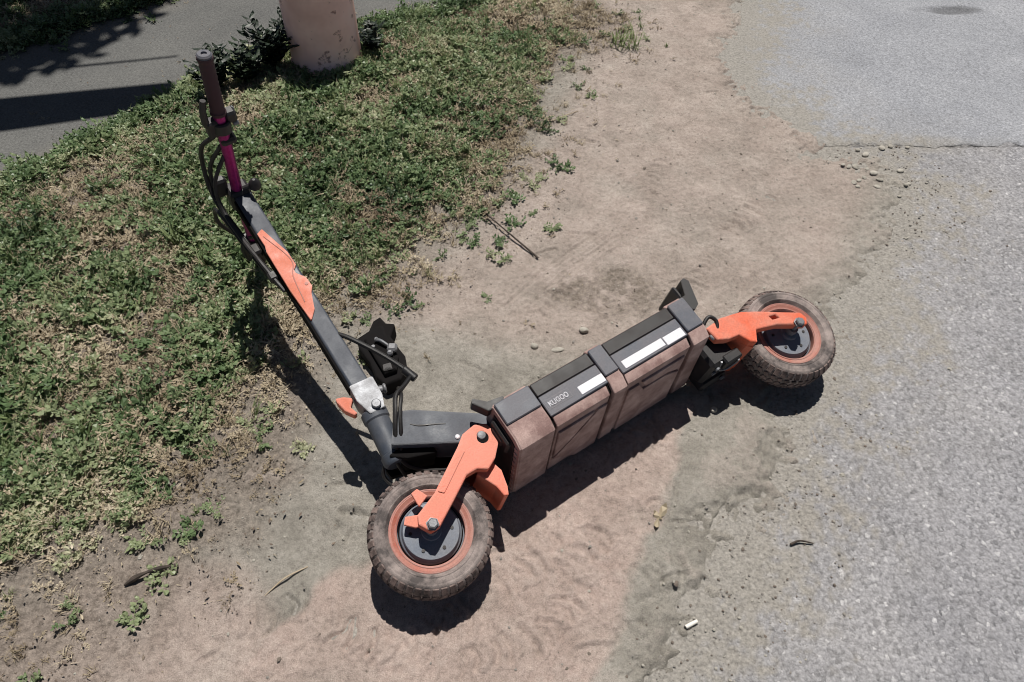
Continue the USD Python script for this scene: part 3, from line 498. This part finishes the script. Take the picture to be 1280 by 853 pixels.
part('end_plate', cat([prism_yz(sec(-0.016), -0.210, -0.203, 0.002), rbox((-0.200, 0.075, 0.075), (0.012, 0.050, 0.062), 0.004), rbox((-0.196, 0.075, 0.078), (0.010, 0.032, 0.040), 0.004)]), 'black_plastic', deck)
part('end_plate', cat([prism_yz(sec(-0.008), -0.716, -0.708, 0.002)]), 'black_plastic', deck)
part('hook', prism_xz([(-0.235, 0.120), (-0.196, 0.120), (-0.176, 0.150), (-0.182, 0.160), (-0.205, 0.139), (-0.240, 0.133)], 0.085, 0.118, 0.003, 0.003), 'black_plastic', deck)
part('tail_flap', cat([prism_xz([(-0.690, 0.120), (-0.735, 0.092), (-0.752, 0.100), (-0.772, 0.158), (-0.766, 0.170), (-0.755, 0.168), (-0.738, 0.132), (-0.695, 0.135)], -0.085, 0.100, 0.002, 0.003), rbox((-0.742, 0.03, 0.145), (0.012, 0.10, 0.05), 0.004)]), 'black_plastic', label='black upturned foot rest at the tail of the deck')
# neck, head tube, stem
part('neck', prism_xz([(-0.012, 0.176), (-0.052, 0.236), (-0.085, 0.222), (-0.207, 0.140), (-0.222, 0.112), (-0.168, 0.090), (-0.10, 0.128)], -0.040, 0.050, 0.004, 0.006), 'stem_metal')
part('neck_crease', tube([(-0.066, 0.0500, 0.196), (-0.080, 0.0502, 0.184), (-0.105, 0.0502, 0.172), (-0.128, 0.0500, 0.160)], [0.0012, 0.0022, 0.001], 6), 'black_plastic')
part('bolt', cyl((-0.133, 0.048, 0.124), (-0.133, 0.054, 0.124), 0.005, 12, 0.002), 'white_reflector')
part('head_tube', tube_prof((-0.014, 0.0, 0.150), (-0.026, 0.0, 0.275), [(0, 0.024), (0.006, 0.028), (0.022, 0.028), (0.024, 0.025), (0.10, 0.025), (0.104, 0.028), (0.122, 0.028), (0.1256, 0.025)], 28), 'stem_metal')
def shaft(z0, z1, wx, wy, cx, r=0.006): return prism_xy(Polygon([(cx - wx / 2, -wy / 2), (cx + wx / 2, -wy / 2), (cx + wx / 2, wy / 2), (cx - wx / 2, wy / 2)]), z0, z1, 0.002, r)
stem = part('stem', shaft(0.262, 0.905, 0.041, 0.044, -0.029), 'stem_metal')
part('stem_edge', shaft(0.335, 0.880, 0.006, 0.034, -0.007, 0.002), 'matte_black', stem)
part('fold_clamp', cat([prism_xz([(-0.058, 0.335), (-0.006, 0.338), (-0.004, 0.300), (-0.014, 0.262), (-0.046, 0.262), (-0.056, 0.290)], -0.030, 0.029, 0.003, 0.004), cyl((-0.034, 0.028, 0.275), (-0.034, 0.036, 0.275), 0.010, 16, 0.002)]), 'silver_metal')
part('clamp_bolt', cat([cyl((-0.050, 0.005, 0.312), (-0.068, 0.005, 0.307), 0.008, 14, 0.002), cyl((-0.068, 0.005, 0.307), (-0.074, 0.005, 0.3055), 0.011, 14, 0.002)]), 'silver_metal')
part('lever', prism_xz([(-0.004, 0.318), (0.012, 0.330), (0.028, 0.335), (0.029, 0.324), (0.024, 0.300), (0.012, 0.282), (0.004, 0.284), (0.010, 0.302)], -0.012, 0.010, 0.003, 0.003), 'orange_plastic')
part('stem_cover', prism_xz([(-0.009, 0.768), (-0.024, 0.776), (-0.046, 0.695), (-0.047, 0.655), (-0.037, 0.645), (-0.037, 0.636), (-0.051, 0.616), (-0.0525, 0.590), (-0.043, 0.575), (-0.030, 0.535), (-0.011, 0.512), (-0.006, 0.60), (-0.006, 0.715), (-0.010, 0.730)], 0.016, 0.0265, 0.002, 0.002), 'orange_plastic', stem, label='orange cover on the side of the stem')
part('cover_line', cat([tube([(-0.018, 0.0268, 0.755), (-0.040, 0.0268, 0.690), (-0.042, 0.0268, 0.66), (-0.028, 0.0268, 0.630), (-0.020, 0.0268, 0.56)], 0.0012, 6), cyl((-0.044, 0.0262, 0.600), (-0.044, 0.0275, 0.600), 0.004, 10)]), 'rim_paint', stem)
# handlebar
B0, BD = np.array([-0.022, 0.0, 0.898]), np.array([-0.055, 1.0, 0.135]); BD2 = np.array([-0.055, -1.0, 0.10])
def on_bar(s, side=1): return B0 + (BD if side > 0 else BD2) / np.linalg.norm(BD if side > 0 else BD2) * s
part('handlebar', cat([cyl(on_bar(0.0), on_bar(0.36), 0.0125, 20), cyl(on_bar(0.0, -1), on_bar(0.345, -1), 0.0125, 20)]), 'magenta_metal')
part('bar_clamp', cat([rbox((-0.026, 0.0, 0.905), (0.050, 0.062, 0.044), 0.006), cyl((-0.048, 0.020, 0.905), (-0.056, 0.020, 0.905), 0.006, 10), cyl((-0.048, -0.020, 0.905), (-0.056, -0.020, 0.905), 0.006, 10)]), 'black_plastic')
for side, s0, s1 in ((1, 0.235, 0.372), (-1, 0.235, 0.358)):
    Ls = s1 - s0; prof = [(0, 0.0145), (0.004, 0.017), (0.008, 0.017)] + [(0.010 + k * (Ls - 0.02) / 18, 0.0142 if k % 2 else 0.0152) for k in range(19)] + [(Ls - 0.006, 0.0168), (Ls - 0.002, 0.0160)]
    part('grip', tube_prof(on_bar(s0, side), on_bar(s1, side), prof, 24), 'grip_rubber')
    e0, e1 = on_bar(s1 - 0.004, side), on_bar(s1 + 0.005, side)
    pc = part('grip_cap', tube_prof(e0, e1, [(0, 0.0150), (0.006, 0.0150), (0.009, 0.012), (0.009, 0.006), (0.005, 0.005)], 22), 'side_plastic')
    c = on_bar(0.205, side); q = (BD if side > 0 else BD2); q = q / np.linalg.norm(q)
    lv = part('brake_lever', cat([cyl(c - q * 0.014, c + q * 0.014, 0.020, 18, 0.003), rbox(c + (0.018, 0, 0.004), (0.026, 0.044, 0.024), 0.004),
        tube([c + (0.022, 0, 0.004), c + np.array([0.030, 0, 0]) + q * 0.02, c + np.array([0.031, 0, -0.004]) + q * 0.05, c + np.array([0.026, 0, -0.006]) + q * 0.078], [0.008, 0.008, 0.007, 0.006], 10)]), 'black_plastic')
    part('control_pod', rbox(on_bar(0.222, side) + np.array([-0.022, 0, 0.004]), (0.026, 0.030, 0.026), 0.005), 'black_plastic'); part('bar_collar', rbox(on_bar(0.17, side) + np.array([-0.006, 0, 0.002]), (0.034, 0.018, 0.034), 0.005), 'black_plastic')
    if side > 0:
      for m in ([cyl(on_bar(0.228) + (-0.036, 0, 0.012), on_bar(0.228) + (-0.028, 0, 0.01), 0.006, 10, 0.002), cyl(on_bar(0.205) + (-0.036, 0, -0.004), on_bar(0.205) + (-0.024, 0, -0.004), 0.005, 10, 0.001)]): part('lever_screw', m, 'silver_metal')
part('bell', cat([tube_prof((-0.060, 0.040, 0.880), (-0.060, 0.064, 0.880), [(0, 0.014), (0.010, 0.014), (0.018, 0.010), (0.024, 0.003)], 16), cyl((-0.035, 0.035, 0.89), (-0.058, 0.045, 0.882), 0.006, 10)]), 'black_plastic')
part('display', rbox((0.006, 0.030, 0.922), (0.030, 0.055, 0.022), 0.005), 'black_plastic')
cb = [tube([on_bar(0.195) + (0.022, -0.01, 0.0), (0.016, 0.14, 0.945), (0.026, 0.07, 0.940), (0.030, 0.025, 0.905), (0.027, 0.015, 0.84), (0.020, 0.012, 0.76), (0.010, 0.006, 0.68), (0.000, 0.0, 0.62)], 0.0052, 8),
      tube([on_bar(0.17) + (0.008, -0.01, 0.0), (0.010, 0.10, 0.930), (0.020, 0.045, 0.925), (0.024, 0.005, 0.88), (0.018, 0.004, 0.80), (0.012, 0.0, 0.72), (0.0, -0.002, 0.65)], 0.0048, 8),
      tube([on_bar(0.195, -1) + (0.022, 0.01, 0.0), (0.030, -0.12, 0.94), (0.032, -0.05, 0.93), (0.030, -0.01, 0.86), (0.024, -0.002, 0.78), (0.012, -0.004, 0.68), (0.0, -0.004, 0.63)], 0.005, 8),
      tube([on_bar(0.13) + (0.010, 0, 0), (0.020, 0.07, 0.90), (0.028, 0.02, 0.86), (0.024, 0.016, 0.78), (0.016, 0.010, 0.72), (0.000, 0.0, 0.66)], 0.0045, 8)]
for m in cb: part('cable', m, 'cable_rubber')
for m in (rbox((0.010, 0.0, 0.745), (0.026, 0.026, 0.030), 0.005), rbox((0.006, 0.0, 0.665), (0.020, 0.022, 0.024), 0.004)): part('cable_guide', m, 'black_plastic')
# hoses by the fold, and the strut behind it
part('cable', tube([(-0.040, 0.012, 0.470), (-0.060, 0.022, 0.440), (-0.095, 0.026, 0.378), (-0.120, 0.026, 0.325), (-0.128, 0.024, 0.300)], 0.0055, 10), 'cable_rubber', label='dusty brown hose bowing out behind the stem')
part('hose_end', cyl((-0.122, 0.024, 0.318), (-0.134, 0.022, 0.286), 0.0095, 14, 0.002), 'black_plastic')
part('cable', tube([(-0.128, 0.024, 0.296), (-0.100, 0.040, 0.278), (-0.072, 0.056, 0.262), (-0.052, 0.062, 0.230), (-0.032, 0.050, 0.195), (-0.022, 0.030, 0.170)], 0.0050, 10), 'cable_rubber')
part('cable', tube([(-0.095, 0.010, 0.290), (-0.082, 0.052, 0.258), (-0.062, 0.060, 0.228), (-0.042, 0.050, 0.190), (-0.026, 0.024, 0.162)], 0.0042, 10), 'cable_rubber')
part('cable', tube([(-0.018, 0.020, 0.168), (-0.03, 0.0, 0.135), (-0.07, -0.01, 0.105), (-0.12, -0.01, 0.085), (-0.175, -0.005, 0.085)], 0.0046, 10), 'cable_rubber')
part('cable', tube([(-0.010, 0.012, 0.160), (-0.020, -0.02, 0.118), (-0.050, -0.03, 0.090), (-0.095, -0.03, 0.070), (-0.14, -0.02, 0.072)], 0.0036, 10), 'cable_rubber')
part('cable', tube([(0.0, 0.0, 0.17), (0.020, -0.02, 0.15), (0.012, -0.03, 0.115), (0.004, -0.035, 0.085), (0.0, -0.035, 0.05)], 0.0036, 10), 'cable_rubber')
# front fork: a black crown below the head tube, then a pair of orange leading arms
part('fork_crown', cat([prism_xz([(0.006, 0.168), (-0.034, 0.176), (-0.165, 0.112), (-0.178, 0.078), (-0.150, 0.074), (-0.090, 0.104), (-0.030, 0.140), (0.004, 0.146)], -0.072, -0.050, 0.003, 0.004), prism_xz([(0.002, 0.166), (-0.034, 0.172), (-0.085, 0.150), (-0.088, 0.122), (-0.03, 0.142)], -0.055, 0.030, 0.003, 0.003), cyl((-0.168, -0.075, 0.090), (-0.168, 0.078, 0.090), 0.012, 16)]), 'matte_black')
ARM_F = [(-0.196, 0.092), (-0.190, 0.112), (-0.168, 0.122), (-0.138, 0.117), (-0.116, 0.100), (-0.030, 0.045), (0.018, 0.026), (0.026, 0.008), (0.014, -0.014), (-0.006, -0.014), (-0.052, 0.013), (-0.100, 0.042), (-0.124, 0.042), (-0.142, 0.030), (-0.166, 0.042), (-0.192, 0.068)]
hole = Polygon([(-0.168 + 0.0095 * math.cos(a), 0.092 + 0.0095 * math.sin(a)) for a in np.linspace(0, 6.28, 17)[:-1]])
arm_l = part('fork_arm', prism_xz(clean(ARM_F, 0.006).difference(hole), 0.052, 0.078, 0.004), 'orange_paint')
part('arm_rib', prism_xz([(-0.125, 0.086), (-0.112, 0.094), (-0.035, 0.044), (-0.045, 0.034)], 0.077, 0.0805, 0.0012, 0.003), 'orange_paint', arm_l)
part('fork_arm', prism_xz(clean(ARM_F, 0.006).difference(hole), -0.082, -0.056, 0.004), 'orange_paint')
part('fork_bridge', prism_xz([(-0.121, 0.045), (-0.142, 0.032), (-0.164, 0.042), (-0.170, 0.020), (-0.162, -0.014), (-0.154, -0.030), (-0.146, -0.026), (-0.143, -0.004)], -0.058, 0.056, 0.003, 0.003), 'orange_paint')
part('pivot_bolt', cat([tube_prof((-0.168, 0.066, 0.095), (-0.168, 0.084, 0.095), [(0, 0.0095), (0.012, 0.0095), (0.0155, 0.008), (0.0165, 0.004)], 16)]), 'silver_metal')
part('torque_tab', prism_xz([(0.012, 0.030), (0.036, 0.040), (0.046, 0.028), (0.030, 0.012), (0.014, 0.006)], 0.044, 0.052, 0.002, 0.002), 'orange_paint')
part('arm_tab', prism_xz([(-0.018, 0.050), (-0.008, 0.072), (0.006, 0.070), (0.006, 0.040)], 0.054, 0.064, 0.002, 0.002), 'orange_paint')
# rear swing arm
ARM_R = [(-0.742, 0.048), (-0.746, 0.012), (-0.772, 0.000), (-0.800, -0.004), (-0.812, -0.030), (-0.826, -0.040), (-0.838, -0.024), (-0.846, -0.014), (-0.900, -0.030), (-0.965, -0.066), (-0.978, -0.052), (-0.974, -0.034), (-0.940, -0.014), (-0.880, 0.022), (-0.845, 0.040), (-0.790, 0.052)]
hole2 = Polygon([(-0.898, -0.004), (-0.914, -0.008), (-0.916, -0.018), (-0.900, -0.014)])
part('swing_arm', prism_xz(clean(ARM_R, 0.004).difference(hole2), 0.052, 0.076, 0.004), 'orange_paint')
part('swing_arm', prism_xz(clean(ARM_R, 0.004), -0.082, -0.056, 0.004), 'orange_paint')
part('swing_bridge', prism_xz([(-0.800, -0.004), (-0.812, -0.030), (-0.824, -0.042), (-0.832, -0.030), (-0.822, 0.0), (-0.806, 0.018), (-0.79, 0.016)], -0.058, 0.056, 0.003, 0.002), 'orange_paint')
part('suspension_block', cat([rbox((-0.750, -0.005, -0.002), (0.074, 0.098, 0.062), 0.008), rbox((-0.772, 0.030, -0.030), (0.050, 0.034, 0.024), 0.004), rbox((-0.755, -0.060, -0.020), (0.080, 0.030, 0.050), 0.006), cyl((-0.757, -0.075, 0.034), (-0.757, 0.072, 0.034), 0.012, 16)]), 'black_plastic')
part('buckle', tube([(-0.738, 0.046, -0.030), (-0.742, 0.012, -0.036), (-0.766, 0.004, -0.042), (-0.786, 0.022, -0.044), (-0.782, 0.040, -0.044)], 0.0026, 8), 'silver_metal')
for px, py, pz, pr_ in ((-0.728, 0.030, -0.034, 0.006), (-0.727, 0.008, -0.034, 0.006), (-0.778, -0.052, -0.044, 0.007)): part('bolt', cyl((px, py, pz), (px, py, pz - 0.0045), pr_, 10), 'silver_metal')
part('brake_hose', tube([(-0.722, 0.05, 0.03), (-0.742, 0.072, 0.056), (-0.764, 0.080, 0.066), (-0.774, 0.078, 0.050), (-0.764, 0.070, 0.030)], 0.0045, 10), 'cable_rubber')
part('bolt', cyl((-0.724, 0.090, 0.020), (-0.729, 0.094, 0.020), 0.007, 10, 0.002), 'silver_metal')
# wheels
def wheel(c, turn):
    c = np.asarray(c, float)
    prof = [(0.079, -0.026), (0.086, -0.0325), (0.096, -0.0365), (0.107, -0.0355), (0.114, -0.030), (0.1175, -0.019), (0.1190, 0.0), (0.1175, 0.019), (0.114, 0.030), (0.107, 0.0355), (0.1045, 0.0368), (0.1025, 0.0368), (0.101, 0.0358), (0.096, 0.0365), (0.090, 0.0350), (0.088, 0.0360), (0.086, 0.0345), (0.084, 0.0315), (0.079, 0.026)]
    rim = part('wheel', lathe_y([(0.0815, -0.028), (0.083, -0.024), (0.078, -0.012), (0.078, 0.012), (0.083, 0.024), (0.0815, 0.028), (0.076, 0.0285), (0.070, 0.025), (0.0655, 0.024), (0.0645, 0.021), (0.066, 0.010), (0.066, -0.010), (0.0645, -0.021), (0.070, -0.025), (0.076, -0.0285)], c), 'rim_paint')
    ty = part('tyre', lathe_y(prof, c, 96), 'tyre_rubber', rim)
    kn = []
    for k in range(44):
        a = (k + turn) / 44 * 2 * np.pi; R = np.array([[math.cos(a), 0, -math.sin(a)], [0, 1, 0], [math.sin(a), 0, math.cos(a)]])
        for s in (-1, 1):
            off = a if s > 0 else a + math.pi / 44; R2 = np.array([[math.cos(off), 0, -math.sin(off)], [0, 1, 0], [math.sin(off), 0, math.cos(off)]])
            b = rbox((0, 0, 0), (0.0075, 0.0180, 0.0118), 0.0008); b.vertices = b.vertices @ trimesh.transformations.rotation_matrix(s * 0.62, [0, 0, 1])[:3, :3].T + (0.1128, s * 0.0260, 0); b.vertices = b.vertices @ R2.T; kn.append(b)
            b = rbox((0, 0, 0), (0.005, 0.0135, 0.0105), 0.0010); b.vertices = b.vertices @ trimesh.transformations.rotation_matrix(s * 0.5, [1, 0, 0])[:3, :3].T + (0.1187, s * 0.0085, 0); b.vertices = b.vertices @ R.T; kn.append(b)
    m = cat(kn); m.apply_translation(c); tag(part('tread', m, 'tread_rubber', rim, False), kind='stuff')
    part('rim_stripe', cat([lathe_y([(0.0795, 0.0278), (0.0802, 0.0292), (0.0782, 0.0292), (0.0785, 0.0278)], c), lathe_y([(0.0688, 0.0245), (0.0694, 0.0262), (0.0668, 0.0258), (0.0668, 0.0240)], c)]), 'stripe_paint', rim)
    part('hub_motor', lathe_y([(0.0001, -0.028), (0.050, -0.028), (0.060, -0.018), (0.0655, -0.012), (0.0655, 0.006), (0.0605, 0.008), (0.0595, 0.014), (0.0565, 0.0165), (0.0555, 0.022), (0.0535, 0.0245), (0.030, 0.0265), (0.020, 0.0275), (0.019, 0.034), (0.012, 0.036), (0.0001, 0.036)], c, closed=False), 'hub_metal', rim)
    part('brake_drum', lathe_y([(0.0660, 0.001), (0.0660, 0.005), (0.0605, 0.0085), (0.0600, 0.0035)], c), 'matte_black', rim)
    part('axle', cat([cyl(c + (0, -0.088, 0), c + (0, 0.086, 0), 0.006, 14, 0.001), tube_prof(c + (0, 0.077, 0), c + (0, 0.088, 0), [(0, 0.013), (0.0025, 0.013), (0.003, 0.0105), (0.009, 0.0105), (0.011, 0.008)], 6), cyl(c + (0, 0.034, 0), c + (0, 0.052, 0), 0.012, 14)]), 'silver_metal', rim)
    for hs in [cyl(c + (0.040 * math.cos(a), 0.0250, 0.040 * math.sin(a)), c + (0.040 * math.cos(a), 0.0275, 0.040 * math.sin(a)), 0.0035, 8) for a in np.linspace(0.4, 0.4 + 2 * np.pi, 7)[:-1]]: part('hub_screw', hs, 'black_plastic', rim)
wheel((0.004, 0, -0.004), 0.3); wheel((-0.948, 0, -0.053), 0.1)

# ---------------------------------------------------------------- the broken housing behind the stem and small things on the ground
hz = lambda a, b: float(ground_z(np.array([a]), np.array([b]))[0])
bk = thing('plastic_housing', 'broken black plastic housing with a silver bracket lying behind the scooter stem', 'plastic housing', (-0.318, 1.128, 0.0), 0)
def jag(n, seed, pts, z0, z1): return prism_xy(Polygon([(a * 1.12, b * 1.08) for a, b in pts]), z0, z1, 0.006, 0.003)
obj('shell', cat([jag(0, 1, [(-0.052, 0.022), (-0.060, 0.050), (-0.036, 0.074), (-0.030, 0.104), (-0.016, 0.118), (0.000, 0.098), (0.020, 0.096), (0.014, 0.058), (0.038, 0.020), (0.052, 0.000), (0.058, -0.040), (0.048, -0.066), (0.018, -0.082), (-0.004, -0.060), (-0.022, -0.020)], 0.002, 0.052), jag(0, 2, [(-0.040, 0.036), (-0.030, 0.068), (-0.004, 0.080), (0.006, 0.052), (0.026, 0.016), (0.040, -0.012), (0.040, -0.050), (0.016, -0.062), (-0.008, -0.020)], 0.045, 0.068)]), 'matte_black', bk)
obj('lip', jag(0, 3, [(0.010, -0.040), (0.026, -0.034), (0.032, -0.052), (0.014, -0.058)], 0.064, 0.074), 'black_plastic', bk)
obj('bracket', cat([tube([(-0.012, 0.030, 0.075), (0.002, 0.022, 0.080), (0.022, 0.008, 0.078)], [0.0045, 0.003], 10), rbox((0.030, 0.002, 0.078), (0.024, 0.024, 0.016), 0.005), rbox((0.026, -0.012, 0.076), (0.014, 0.014, 0.014), 0.004), cyl((-0.014, 0.031, 0.076), (-0.010, 0.028, 0.078), 0.006, 12, 0.002)]), 'silver_metal', bk)
obj('screw', cyl((-0.018, 0.012, 0.066), (-0.018, 0.012, 0.073), 0.005, 10, 0.001), 'silver_metal', bk)

def put(name, mesh, mt, label, c, a, b, dz=0.0, rz=0, group=None, smooth=35):
    m = mesh.copy(); m.apply_transform(trimesh.transformations.rotation_matrix(math.radians(rz), [0, 0, 1]))
    m.apply_translation([a, b, hz(a, b) + dz]); return tag(obj(name, m, mt, smooth=smooth), label, c, group)
bt = thing('cigarette_butt', 'white cigarette butt lying on grey silt near the road edge', 'cigarette butt', (0.349, 0.501, hz(0.349, 0.501) + 0.0042), 26)
obj('paper', tube_prof((-0.015, 0, 0), (0.012, 0, 0), [(0, 0.0040), (0.012, 0.0041), (0.020, 0.0038), (0.027, 0.0037)], 14), 'butt_paper', bt); obj('burnt_end', tube_prof((-0.0168, 0, 0), (-0.0148, 0, 0), [(0, 0.002), (0.0008, 0.0036), (0.002, 0.0039)], 12), 'ash', bt)
def stone(seed, s, flat=0.6, long=1.0):
    m = trimesh.creation.icosphere(2, 1.0); q = np.random.default_rng(seed); d = q.normal(0, 1, (7, 3)); d /= np.linalg.norm(d, axis=1)[:, None]
    for n_ in d: k = m.vertices @ n_ - q.uniform(0.45, 0.72); m.vertices -= np.maximum(k, 0)[:, None] * n_; m.vertices *= np.array([s * long, s, s * flat]); return m
put('pebble', stone(1, 0.010, 0.75), 'pale_stone', 'round pale pebble on the sand left of the flat pebble behind the deck', 'pebble', 0.057, 1.192, 0.004)
put('pebble', stone(2, 0.008, 0.6, 2.1), 'pale_stone', 'long flat pale pebble lying on the sand behind the deck', 'pebble', 0.115, 1.181, 0.003, 8)
put('pebble', stone(3, 0.009, 0.7, 1.4), 'pale_stone', 'pale pebble near the dark soil patch behind the deck', 'pebble', 0.185, 1.243, 0.004, -15)
put('pebble', stone(4, 0.008, 0.8), 'pale_stone', 'pale pebble by the shadow of the rear suspension', 'pebble', 0.475, 0.995, 0.004)
for k, (a, b, s) in enumerate(((1.132, 2.035, 0.016), (1.150, 2.010, 0.015), (1.215, 2.045, 0.013), (1.245, 2.055, 0.014), (1.300, 2.050, 0.010), (1.055, 1.945, 0.011), (1.075, 1.945, 0.012), (1.098, 1.945, 0.013), (1.130, 1.930, 0.013), (1.140, 1.905, 0.014), (1.085, 1.870, 0.014), (1.065, 1.858, 0.013), (1.105, 1.885, 0.010), (1.150, 1.872, 0.014), (1.235, 1.925, 0.013), (1.240, 1.860, 0.013), (1.225, 1.850, 0.011), (1.130, 1.835, 0.010), (1.072, 1.838, 0.012), (1.190, 1.800, 0.009))):
    put('pale_stone', stone(20 + k, s * (0.5 + 0.3 * ((k * 7) % 5) / 4), 0.6, 1.0 + 0.4 * ((k * 3) % 4) / 3), 'pale_stone', 'small pale stone in the loose cluster by the asphalt seam', 'stone', a, b, s * 0.15, 40 * k, 'pale stones by the asphalt seam', 20)
put('twig', tube([(-0.085, 0.110, 0.004), (-0.04, 0.045, 0.010), (0.01, -0.02, 0.012), (0.085, -0.105, 0.003)], [0.0028, 0.0022, 0.003], 7), 'dark_twig', 'thin dark twig lying from the grass out onto the sand', 'twig', -0.012, 1.614, 0.001)
put('twig', tube([(-0.045, -0.02, 0.004), (-0.02, -0.005, 0.012), (0.01, 0.012, 0.008), (0.05, 0.022, 0.004)], [0.002, 0.006, 0.003, 0.0045, 0.0015], 8), 'dark_twig', 'dark rotten stick on bare soil below the grass at the left', 'twig', -0.725, 0.592, 0.002)
put('twig', tube([(-0.035, -0.03, 0.003), (0.0, 0.004, 0.008), (0.04, 0.03, 0.003)], [0.001, 0.002, 0.0012], 7), 'dry_stalk', 'pale split stalk on the grey soil left of the front wheel', 'twig', -0.455, 0.585, 0.001)
put('twig', tube([(-0.05, -0.03, 0.003), (0.0, 0.0, 0.008), (0.055, 0.04, 0.003)], [0.001, 0.0018, 0.001], 7), 'dry_stalk', 'pale dry stalk on the sand by the upper grass edge', 'twig', 0.175, 2.21, 0.001)
put('twig', tube([(-0.02, 0.0, 0.002), (0.0, 0.006, 0.006), (0.028, 0.002, 0.002)], [0.003, 0.0015], 6), 'dark_twig', 'short dark bent twig lying on the edge of the coarse asphalt', 'twig', 0.60, 0.665, 0.001)
lf = join([leaf((0, 0, 0.004), 0.034, 0.018, 1.1, 0.25, 0.5), leaf((0.004, -0.004, 0.003), 0.026, 0.016, 2.4, 0.3, 0.5), leaf((-0.004, 0, 0.004), 0.030, 0.013, -1.9, 0.2, 0.6)])
put('dry_leaf', lf, 'straw', 'curled pale dry leaf lying on the sand in front of the deck', 'leaf', 0.315, 0.722, 0.001, 0, smooth=False)
